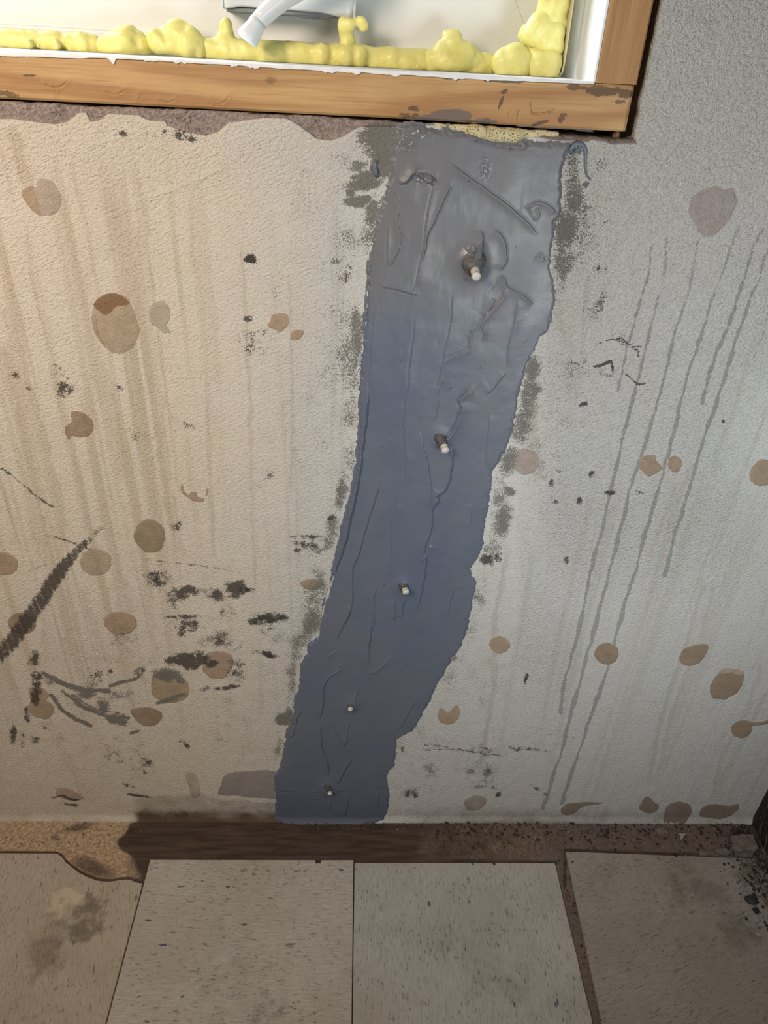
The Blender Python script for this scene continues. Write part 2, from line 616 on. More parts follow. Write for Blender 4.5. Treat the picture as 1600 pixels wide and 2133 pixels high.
PATCH_R = [(1194, 297), (1182, 325), (1171, 359), (1169, 430), (1175, 437), (1160, 460), (1158, 494), (1147, 520), (1147, 557), (1156, 587), (1160, 617),
           (1154, 651), (1145, 689), (1126, 704), (1111, 737), (1096, 764), (1091, 803), (1076, 856), (1065, 912), (1046, 961), (1027, 987), (1024, 1040),
           (1016, 1092), (1007, 1145), (994, 1167), (983, 1186), (992, 1216), (983, 1265), (978, 1302), (961, 1350), (930, 1398), (912, 1429), (895, 1463),
           (875, 1501), (861, 1525), (830, 1539), (823, 1594), (806, 1614), (811, 1652), (811, 1676), (802, 1704)]
PATCH_B = [(620, 1714), (680, 1718), (740, 1713)]
PATCH_T = [(1188, 293), (1119, 288), (1096, 288), (1056, 296), (998, 280), (964, 270), (941, 264), (895, 262), (852, 257), (820, 262)]
PATCH = PATCH_L + PATCH_B + PATCH_R[::-1] + PATCH_T

DRIPS = [  # grey runs: points, width, strength
    ([(1358, 461), (1355, 559), (1333, 624), (1316, 697), (1308, 721), (1297, 775), (1287, 815)], 7, .75),
    ([(1389, 497), (1383, 579), (1361, 658), (1350, 715), (1325, 807), (1304, 889), (1273, 1020), (1253, 1112), (1236, 1171), (1216, 1260), (1205, 1320),
      (1178, 1411), (1173, 1453), (1168, 1484)], 8, .95),
    ([(1454, 503), (1437, 596), (1411, 677), (1400, 725), (1373, 827), (1342, 934), (1311, 1027), (1287, 1130), (1260, 1230), (1225, 1355), (1201, 1444),
      (1178, 1528), (1159, 1598), (1131, 1683)], 8, .95),
    ([(1538, 469), (1507, 559), (1473, 652), (1452, 725), (1428, 793), (1414, 855), (1394, 934), (1359, 1061), (1335, 1147), (1311, 1227), (1279, 1341),
      (1263, 1397), (1248, 1448), (1225, 1509), (1192, 1613), (1171, 1673)], 8, .95),
    ([(1589, 475), (1569, 514), (1544, 602), (1513, 686), (1496, 725), (1483, 765), (1468, 817), (1464, 839)], 8, .95),
    ([(1602, 515), (1577, 590), (1544, 672), (1527, 725), (1511, 779), (1480, 875), (1459, 941), (1437, 1006), (1420, 1068), (1401, 1137), (1383, 1200)], 8, 1.0),
    ([(1620, 590), (1590, 690), (1570, 745)], 6, .5),
]
STREAKS = [  # tan runs
    ([(1469, 1200), (1431, 1341), (1408, 1397), (1370, 1528), (1347, 1650)], 9, .55), ([(1492, 1200), (1459, 1331), (1417, 1434), (1380, 1575), (1356, 1645)], 9, .55),
    ([(1384, 1200), (1328, 1373), (1272, 1542), (1234, 1664)], 6, .4), ([(1590, 1364), (1558, 1481), (1506, 1566), (1483, 1673)], 10, .55),
    ([(1600, 1434), (1553, 1528), (1506, 1622), (1497, 1673)], 10, .5), ([(1060, 1130), (1051, 1200), (1033, 1275), (1028, 1434), (1009, 1528), (995, 1640)], 11, .6),
    ([(1110, 1120), (1103, 1200), (1070, 1387), (1051, 1505), (1028, 1645)], 12, .3), ([(1178, 1247), (1131, 1505), (1108, 1608)], 7, .4),
    ([(1572, 700), (1545, 796), (1528, 862), (1497, 934), (1480, 1002)], 9, .5), ([(1600, 840), (1515, 1078), (1476, 1216)], 9, .4),
    ([(1440, 960), (1405, 1060), (1370, 1180), (1330, 1330)], 9, .45), ([(1410, 1000), (1380, 1090), (1352, 1170)], 8, .4),
    ([(20, 258), (36, 300), (48, 350), (62, 395)], 24, .9), ([(0, 300), (20, 380), (30, 420)], 8, .6), ([(50, 465), (70, 600), (95, 690), (105, 745)], 6, .75),
    ([(65, 510), (80, 620), (110, 740), (130, 860), (150, 900)], 7, .75), ([(130, 380), (150, 500), (165, 560), (185, 660), (215, 780), (240, 900), (250, 1000)], 12, .8),
    ([(150, 360), (170, 430), (190, 520), (200, 600)], 8, .6), ([(275, 440), (290, 560), (300, 640), (320, 760), (335, 880), (345, 1000), (365, 1100), (380, 1200)], 22, .8),
    ([(285, 365), (300, 430), (310, 500)], 12, .7), ([(400, 380), (402, 530), (420, 620), (430, 760), (435, 900), (440, 1060), (450, 1200)], 9, .75),
    ([(0, 520), (30, 680), (60, 800), (95, 920), (120, 1030), (150, 1130)], 14, .9), ([(0, 700), (40, 820), (60, 960), (75, 1080), (100, 1180)], 28, .8),
    ([(0, 620), (45, 780), (80, 890), (110, 1000), (140, 1120)], 10, .6), ([(500, 480), (510, 600), (520, 800), (525, 1000), (530, 1150), (530, 1280)], 8, .6),
    ([(200, 720), (225, 860), (240, 960), (250, 1020)], 22, .7), ([(320, 700), (330, 850), (340, 960)], 10, .6), ([(600, 560), (605, 650), (610, 900), (605, 1050)], 5, .6),
    ([(700, 430), (702, 700), (696, 900)], 5, .5), ([(130, 1240), (150, 1380)], 18, .7), ([(100, 1200), (90, 1400), (120, 1560)], 16, .5),
    ([(170, 1220), (215, 1370)], 14, .7), ([(240, 1170), (260, 1260), (262, 1420)], 26, .5), ([(300, 1180), (330, 1400)], 12, .5), ([(60, 1370), (130, 1560), (200, 1690)], 22, .4),
    ([(480, 1180), (478, 1560)], 8, .3), ([(540, 1320), (545, 1500)], 10, .3), ([(1110, 760), (1105, 880), (1120, 1010)], 26, .7), ([(1150, 600), (1180, 700), (1195, 850)], 20, .4),
    ([(1225, 560), (1215, 700), (1200, 820)], 9, .5), ([(1245, 350), (1230, 520)], 14, .4),
]
MOLD = [  # cx, cy, rx, ry, rot, density
    (118, 772, 20, 14, .6, .62), (134, 808, 14, 24, .2, .95), (35, 780, 10, 9, 0, .6), (58, 805, 16, 6, .8, .55), (520, 540, 13, 8, .2, 1.0), (516, 664, 12, 9, 0, .9),
    (522, 716, 36, 24, .3, .62), (545, 690, 20, 12, 0, .45), (395, 882, 26, 12, .4, .5), (285, 908, 24, 16, 0, .45), (250, 808, 10, 6, .5, .6),
    (330, 1206, 30, 22, .3, .70), (385, 1232, 32, 14, -.1, .85), (368, 1255, 20, 22, .4, .6), (445, 1240, 34, 12, .6, .6), (452, 1240, 12, 11, .3, .9), (490, 1228, 26, 20, .1, .9),
    (516, 1229, 14, 7, 0, .8), (470, 1275, 22, 36, -.5, .5), (385, 1283, 46, 6, 0, .78), (388, 1302, 32, 12, 0, .88), (390, 1318, 20, 14, 0, .62), (550, 1289, 28, 15, -.2, .92), (526, 1294, 11, 8, 0, 1.25),
    (582, 1287, 22, 9, 0, .75), (560, 1310, 22, 8, -.4, .6), (556, 1363, 26, 8, .1, .9), (393, 1377, 38, 17, 0, 1.45), (436, 1382, 20, 7, 0, 1.2), (460, 1332, 34, 20, .4, .58),
    (492, 1350, 22, 14, .3, .62), (488, 1396, 40, 30, .2, .52), (470, 1432, 34, 5, 0, .8), (70, 1372, 16, 34, 0, .62), (76, 1420, 11, 34, 0, .85), (74, 1455, 8, 16, 0, .95), (54, 1487, 6, 14, -.2, .95),
    (25, 1528, 8, 22, .1, .85), (46, 1538, 10, 24, 0, .66), (92, 1512, 14, 12, 0, .62), (72, 1545, 14, 16, 0, .5), (122, 1540, 14, 16, 0, .55), (210, 1410, 24, 16, .2, .62), (232, 1400, 8, 6, 0, .8), (290, 1400, 20, 12, -.6, .75),
    (300, 1600, 30, 24, .6, .55), (310, 1595, 10, 10, 0, .75), (270, 1636, 20, 8, .3, .6), (386, 1550, 9, 6, .5, .95), (180, 1560, 10, 10, 0, .55), (250, 1570, 60, 40, 0, .42), (270, 1330, 60, 40, 0, .42),
    (640, 1140, 30, 22, 0, .66), (618, 1140, 10, 22, 0, .72), (645, 1118, 40, 4, 0, .85), (690, 1078, 10, 6, .1, .9), (540, 1010, 10, 8, .6, .6), (560, 990, 8, 14, .6, .5), (370, 1098, 12, 12, 0, .7),
    (260, 280, 14, 8, .3, .85), (385, 284, 26, 12, .4, .85), (342, 276, 12, 9, 0, .8), (315, 282, 20, 8, 0, .55), (720, 575, 20, 40, .5, .5), (690, 550, 30, 14, -.7, .58), (575, 600, 14, 30, .3, .45),
    (1016, 1168, 17, 13, .3, 1.05), (1037, 1160, 11, 11, 0, .9), (1250, 560, 20, 16, 0, .5), (1240, 640, 26, 50, .3, .45), (1216, 842, 10, 5, -.4, 1.1), (1182, 1166, 8, 8, 0, .85), (1155, 1040, 12, 8, 0, .8),
    (1145, 1005, 6, 14, 0, .75), (1235, 985, 8, 12, .3, .7), (1210, 1045, 5, 10, .4, .85), (1270, 1025, 12, 5, 0, .75), (1330, 1024, 18, 4, .1, .7), (1168, 985, 10, 4, 0, .75), (1508, 878, 5, 5, 0, 1.1),
    (1270, 780, 40, 10, 0, .5), (1300, 710, 30, 14, .3, .52), (1200, 770, 40, 24, .1, .46), (1096, 1415, 4, 14, .1, 1.0), (1000, 1570, 40, 30, 0, .46), (860, 1650, 20, 14, 0, .7), (840, 1550, 10, 16, 0, .6), (1040, 1655, 8, 10, 0, .7),
    (1010, 1600, 60, 60, 0, .42), (900, 1600, 40, 40, 0, .40), (1100, 1560, 60, 5, .1, .55), (960, 1560, 90, 4, .1, .62), (1000, 1640, 60, 5, .05, .6), (1130, 1650, 40, 5, .6, .5), (140, 1662, 34, 3, .12, .95), (145, 1676, 32, 3, .02, .75), (290, 1658, 26, 3, .12, .95),
]
SMEARB = [  # dull grey skim: cx, cy, rx, ry, rot, density
    (700, 720, 50, 200, 0, .40), (690, 1150, 46, 170, .15, .44), (640, 900, 80, 150, 0, .34), (480, 1500, 120, 120, 0, .35), (260, 1380, 200, 120, 0, .34), (600, 1350, 60, 160, .2, .42), (1130, 900, 60, 200, .15, .40), (1010, 1400, 80, 120, .3, .36), (960, 1590, 140, 60, 0, .38), (1230, 480, 50, 150, .1, .42), (660, 420, 70, 120, 0, .36), (330, 330, 200, 60, 0, .30), (330, 850, 120, 80, .5, .33),
    (795, 290, 44, 40, 0, 1.25), (800, 330, 26, 40, 0, 1.25), (762, 385, 34, 11, -.15, 1.35), (748, 420, 30, 11, -.12, 1.3), (768, 372, 20, 16, 0, 1.2), (730, 405, 9, 9, 0, 1.1), (778, 440, 24, 40, .2, .9),
    (740, 372, 10, 5, 0, 1.1), (750, 345, 24, 16, 0, .72), (700, 330, 30, 20, 0, .48), (770, 480, 20, 50, .15, .75), (720, 500, 40, 50, 0, .46), (700, 545, 16, 8, -.3, .72),
    (1190, 335, 14, 22, 0, .8), (1192, 360, 20, 40, .1, .75), (1196, 420, 24, 46, 0, .85), (1182, 480, 26, 52, .15, 1.1), (1215, 440, 14, 30, 0, .7), (1175, 545, 22, 46, .15, .85), (1215, 500, 30, 60, .2, .55), (1216, 305, 14, 10, 0, .6), (1223, 384, 6, 6, 0, 1.2),
    (1255, 350, 44, 30, 0, .50), (1172, 600, 14, 40, 0, .62), (1112, 770, 18, 34, .2, .95), (1105, 820, 22, 50, .2, .85), (1090, 880, 24, 50, .2, .85), (1060, 960, 20, 40, .25, .85), (1046, 1085, 22, 40, .1, .95), (1062, 1024, 16, 9, .1, 1.05), (1040, 1040, 24, 60, 0, .62), (1025, 1140, 20, 30, .2, .72),
    (1000, 1235, 20, 40, .1, .62), (985, 1310, 18, 40, .2, .55), (940, 1410, 22, 40, .5, .52), (745, 690, 18, 50, 0, .8), (730, 760, 34, 80, 0, .72), (745, 720, 12, 60, 0, .85), (728, 850, 26, 60, 0, .62), (640, 830, 60, 30, -.2, .46),
    (728, 960, 18, 60, 0, .62), (710, 1030, 12, 34, .1, .9), (712, 1020, 14, 10, 0, 1.0), (690, 1110, 16, 50, .15, .75), (660, 1230, 26, 60, .25, .72), (648, 1300, 20, 44, .35, .95), (625, 1340, 22, 44, .2, .72), (608, 1420, 14, 60, .1, .62), (590, 1498, 15, 13, 0, 1.15), (602, 1490, 10, 20, 0, .9),
    (580, 1560, 14, 40, .1, .6), (345, 1405, 27, 13, .1, 1.25), (100, 1415, 20, 14, .5, .75), (185, 1445, 24, 10, 0, .9), (215, 1470, 16, 20, -.4, .9), (190, 1425, 20, 20, .4, .62), (245, 1498, 24, 12, .2, 1.05), (375, 1418, 14, 8, .5, .9), (150, 1465, 40, 26, .5, .5), (250, 1450, 40, 12, -.1, .62), (425, 1432, 14, 5, -.5, .9), (280, 1525, 14, 4, -.5, .9),
    (520, 540, 12, 8, .2, 1.1), (548, 1290, 28, 15, -.2, .8), (585, 1288, 22, 9, 0, 1.0), (326, 1205, 22, 20, .2, .95), (512, 1229, 16, 7, 0, 1.0), (560, 1364, 24, 6, .1, .9), (430, 1340, 26, 14, 0, .52), (820, 1560, 14, 30, 0, .7), (880, 1520, 12, 16, 0, .6),
]
SMEARL = [  # grey wiped arcs: points, half width, density
    ([(90, 1402), (130, 1424), (175, 1438), (225, 1440)], 7, 1.3), ([(228, 1430), (255, 1422), (282, 1416)], 5, 1.3), ([(105, 1448), (130, 1480), (158, 1498), (188, 1512)], 6, 1.25),
    ([(130, 1440), (175, 1474), (225, 1494), (268, 1496)], 6, 1.3), ([(150, 1446), (195, 1476), (262, 1490)], 4, 1.1), ([(326, 1465), (352, 1458), (382, 1446)], 6, 1.35),
]
MOLDL = [  # black lines and cracks
    ([(1238, 764), (1255, 760), (1275, 752), (1277, 770)], 3.2, 1.6), ([(1245, 716), (1270, 707), (1296, 706), (1312, 720), (1340, 724)], 2.4, 1.15), ([(1318, 724), (1331, 732), (1332, 744)], 2.6, 1.3),
    ([(1305, 780), (1320, 793), (1332, 800), (1344, 798)], 2.6, 1.35), ([(1182, 757), (1205, 758), (1215, 768)], 2.4, .95), ([(5, 976), (45, 1010), (80, 1035), (110, 1055)], 4.5, .85), ([(100, 1115), (150, 1130), (190, 1145)], 3.5, .85),
    ([(60, 1190), (100, 1175), (125, 1160)], 2.5, .75), ([(300, 1166), (420, 1180), (500, 1192)], 3.0, .75), ([(395, 905), (440, 880), (475, 872)], 2.5, .55), ([(215, 985), (260, 940), (330, 870)], 7, .42), ([(880, 1562), (960, 1562), (1040, 1574)], 2.5, .9), ([(1140, 1530), (1200, 1536)], 2.2, .6),
]
SCUFF = [(-12, 1375), (30, 1330), (62, 1285), (98, 1232), (130, 1182), (158, 1150), (190, 1120), (216, 1092)]
GROOVES = [  # scratches in the thick paint, in photo coordinates
    ([(1430, 275), (1340, 395), (1300, 465), (1250, 560)], 2.2, .0010), ([(1090, 880), (1180, 880), (1270, 862), (1440, 815)], 2.2, -.0007), ([(1200, 900), (1300, 855), (1400, 830)], 2.0, -.0006),
    ([(1190, 935), (1260, 905), (1330, 880)], 2.5, -.0006), ([(1180, 990), (1260, 930), (1330, 905)], 2.5, -.0005), ([(1285, 360), (1320, 640)], 3, .0005), ([(1420, 470), (1395, 560)], 3, .0005), ([(260, 430), (420, 370), (500, 330)], 3, .0004), ([(190, 470), (330, 410), (470, 350)], 3, .0004),
]


def fields(P2):
    """per-point paint state of the wall, read at photo coordinates P2 (n,2)"""
    n = len(P2)
    x, y = P2[:, 0], P2[:, 1]
    mold = np.zeros(n)
    smear = np.zeros(n)
    drip = np.zeros(n)
    streak = np.zeros(n)
    near = lambda cx, cy, r: np.where((abs(x - cx) < r) & (abs(y - cy) < r))[0]
    Pb = P2 + np.stack([7 * fbm(x / 22, y / 22, 3, 13), 6 * fbm(x / 22, y / 22, 3, 17)], -1)
    pb = 1 + .75 * fbm(x / 9, y / 7, 3, 19)
    for lst, arr in ((MOLD, mold), (SMEARB, smear)):
        for cx, cy, rx, ry, rot, d in lst:
            i = near(cx, cy, 2.4 * max(rx, ry) + 8)
            if len(i):
                arr[i] = np.maximum(arr[i], d * sst(blob(Pb[i], cx, cy, rx, ry, rot), 1.95, .15))
    mold *= pb
    smear *= .72 + .28 * pb
    wob = np.stack([3.2 * fbm(x / 38, y / 38, 2, 11) + 1.5 * fbm(x / 11, y / 11, 2, 12), 2.5 * fbm(x / 30, y / 14, 2, 14)], -1)
    Pw = P2 + wob
    for lst, arr, w_ in ((DRIPS, drip, 1.0), (STREAKS, streak, 1.0)):
        for pts, wd, st in lst:
            i, d, sd, t = line_field(Pw, pts, wd * 2 + 4)
            hw = wd * (.44 if arr is drip else .5) * (1 + .22 * np.sin(t * 40) + .2 * np.sin(t * 93 + wd))
            soft = 1.6 if arr is drip else max(2.0, wd * .22)
            v = st * sst(d, hw + soft, hw - soft)
            if arr is streak:
                v *= sst(t, 0, .08) * sst(t, 1, .9) * (.72 + .28 * sst(abs(d - hw), 4, 0))
            else:
                v *= .55 + .45 * sst(t, 0, .45)
            arr[i] = np.maximum(arr[i], v)
    for lst, arr in ((SMEARL, smear), (MOLDL, mold)):
        for pts, wd, st in lst:
            i, d, sd, t = line_field(Pw, pts, wd * 3 + 4)
            arr[i] = np.maximum(arr[i], st * .88 * sst(d, wd * 1.55, wd * .1) * (.70 + .45 * vnoise(t * 26 + wd, sd * .12, 6)))
    i, d, sd, t = line_field(P2, SCUFF, 60)
    wd = np.interp(t, [0, .3, .62, .8, 1], [22, 22, 19, 11, 7])
    strip = .55 + .45 * np.sin(t * 150 + sd * .25) * vnoise(t * 60, sd * .1, 4)
    v = np.interp(t, [0, .35, .62, .85, 1], [1.0, 1.15, 1.2, .95, .6]) * sst(d, wd * 1.35, wd * .35)
    mold[i] = np.maximum(mold[i], v * (.52 + .46 * strip))
    # left part of the wall is yellowed in broad runs
    # thin runs fanning down the left side, following the plumb lines
    fan = (x - 686) / (3353 - y) * 1000
    run = vnoise(fan / 3.4 + .22 * fbm(x / 40, y / 60, 2, 9), y / 420, 8) * .6 + vnoise(fan / 9.0, y / 700, 9) * .4
    streak = np.maximum(streak, (.34 + .30 * vnoise(x / 70, y / 160, 12)) * sst(run, .50, .60) * sst(x, 560, 260) * sst(y, 280, 460) * sst(y, 1640, 1300) + .08 * sst(x, 560, 200))
    run2 = vnoise(fan / 4.0 + .2 * fbm(x / 40, y / 60, 2, 10), y / 800, 18)
    streak = np.maximum(streak, .28 * sst(run2, .62, .72) * sst(x, 520, 640) * sst(x, 800, 740) * sst(y, 330, 480))
    streak = np.maximum(streak, .24 * sst(run2, .62, .72) * sst(x, 1080, 1200) * sst(y, 900, 1150))
    band = np.clip(.5 + poly_sdf(P2, BAND) / 60, 0, 1)
    # paint relief: strong stipple on the right of the patch and top right, smooth lower right
    rel = .30 + .80 * sst(x, 1060, 1180) * sst(y, 1330, 1050) * (1 - .55 * sst(x, 1450, 1600) * sst(y, 700, 900))
    rel = np.maximum(rel, .55 * sst(x, 1040, 1100) * sst(y, 1600, 1350) * sst(x, 1300, 1150))
    rel = np.maximum(rel, .42 * sst(y, 640, 300))
    rel = np.maximum(rel, .40 * sst(x, 480, 640) * sst(x, 760, 700))
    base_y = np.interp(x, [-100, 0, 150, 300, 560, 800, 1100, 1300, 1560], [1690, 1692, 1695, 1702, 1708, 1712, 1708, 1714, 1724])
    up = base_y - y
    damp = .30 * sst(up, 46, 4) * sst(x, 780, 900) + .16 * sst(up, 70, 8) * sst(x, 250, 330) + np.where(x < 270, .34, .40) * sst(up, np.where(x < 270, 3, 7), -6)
    xw = x + 16 * fbm(x / 24, y / 24, 2, 23)
    up = up + 7 * fbm(x / 26, y / 16, 2, 24)
    wet = sst(xw, 262, 300) * sst(x, 640, 570) * sst(up, np.interp(x, [260, 300, 420, 500, 570], [34, 44, 52, 40, 40]) + 4, np.interp(x, [260, 300, 420, 500, 570], [34, 44, 52, 40, 40]) - 6)
    damp = np.maximum(damp, .42 * wet + .5 * wet * sst(up, 22, 0))
    return mold, smear, drip, streak, band, rel, damp


PAINT_L = np.array([0.72, 0.650, 0.545])  # yellowed paint, with the warm light of the left side mixed in
PAINT_R = np.array([0.63, 0.618, 0.585])  # greyer paint, with the cool light of the right side mixed in


def paint(P2):
    k = sst(P2[:, 0] + 60 * fbm(P2[:, 0] / 90, P2[:, 1] / 90, 2, 21), 360, 760)[:, None]
    return PAINT_L * (1 - k) + PAINT_R * k


def wall_attrs(me, P2, base, rim, spot=False):
    mold, smear, drip, streak, band, rel, damp = fields(P2)
    if spot:
        streak, drip, rel = streak * .25, drip * .3, rel * .4
    fattr(me, 'A', np.stack([mold, smear, drip, streak], -1))
    fattr(me, 'B', np.concatenate([base, np.ones((len(P2), 1))], 1))
    fattr(me, 'D', np.stack([band, rel, damp, rim], -1))


def build_wall():
    s = 0.0016
    xs = np.concatenate([np.linspace(-1.3, -.58, 24)[:-1], np.arange(-.58, WR + s, s)])
    zz = np.concatenate([np.arange(-.010, 1.115, s), np.linspace(1.125, 2.3, 30)])
    X, Z = np.meshgrid(xs, zz, indexing='ij')
    x = X.ravel()
    z = Z.ravel()
    rough = .0011 * fbm(x * 130, z * 130, 2, 30) + .0015 * fbm(x * 25, z * 25, 2, 33)
    dz = z - (zs(x) + rough)
    dx = (XR + rough) - x
    R = .006
    # distance into the opening (positive inside) with a rounded corner
    dd = np.minimum(dz, dx)
    ins = np.where((dz < .014) & (dx < .014), dd, dd)
    y = wall_y(x, z)
    # the edge rolls back into the reveal
    roll = np.clip(dd + .003, 0, .020)
    y = y + np.where(dd > -.003, roll * roll / .006 * .5 + np.clip(dd, 0, .02) * 2.0, 0)
    onz = (dd > 0) & (dz <= dx)
    onx = (dd > 0) & (dx < dz)
    zc = np.where(onz, z - dd * .85, z)
    xc = np.where(onx, x + dd * .85, x)
    co = np.stack([xc, y, zc], -1)
    F = grid_faces(len(xs), len(zz))
    keep = (dd[F] < .014).all(1)
    P2 = proj(np.stack([x, np.zeros_like(x), z], -1))
    # bare concrete lies a little deeper than the paint coat; scratches cut or raise the paint
    bs = poly_sdf(P2, BAND)
    co[:, 1] += .0008 * sst(bs, -2, 3)
    for pts, wd, h in GROOVES:
        i, d, sd, t = line_field(P2, pts, 12)
        co[i, 1] -= h * np.exp(-(d / wd) ** 2) * sst(t, 0, .1) * sst(t, 1, .9)
    rim = sst(dd, -.0085, -.001) * np.where(dx < dz, .34, .90) * sst(x, .10, .15)
    rim = np.maximum(rim, .9 * sst(dd, -.001, .004))
    co, F, (P2, rim) = compact(co, F[keep], [P2, rim])
    me = np_mesh('wall_back', co, F)
    wall_attrs(me, P2, paint(P2), rim)
    o = link('wall_back', me, MW)
    tag(o, 'cream painted basement wall with drips, scuffs and glue marks below the window', 'wall', kind='structure')
    return o


wall = build_wall()

# body of the wall behind its face: the rough reveal of the opening
REVEAL = mat_simple('dark_concrete', (0.05, 0.04, 0.035), (0.10, 0.08, 0.07), 60, .9, .002)
bm = bmesh.new()
box_bm(bm, (-1.3, .010, .90), (XR + .03, .22, .9655))
box_bm(bm, (XR + .0035, .012, .9655), (XR + .10, .22, 2.3))
box_bm(bm, (-1.3, .21, 0.0), (WR, .22, .93))
bm_obj('opening_reveal', bm, REVEAL, wall)

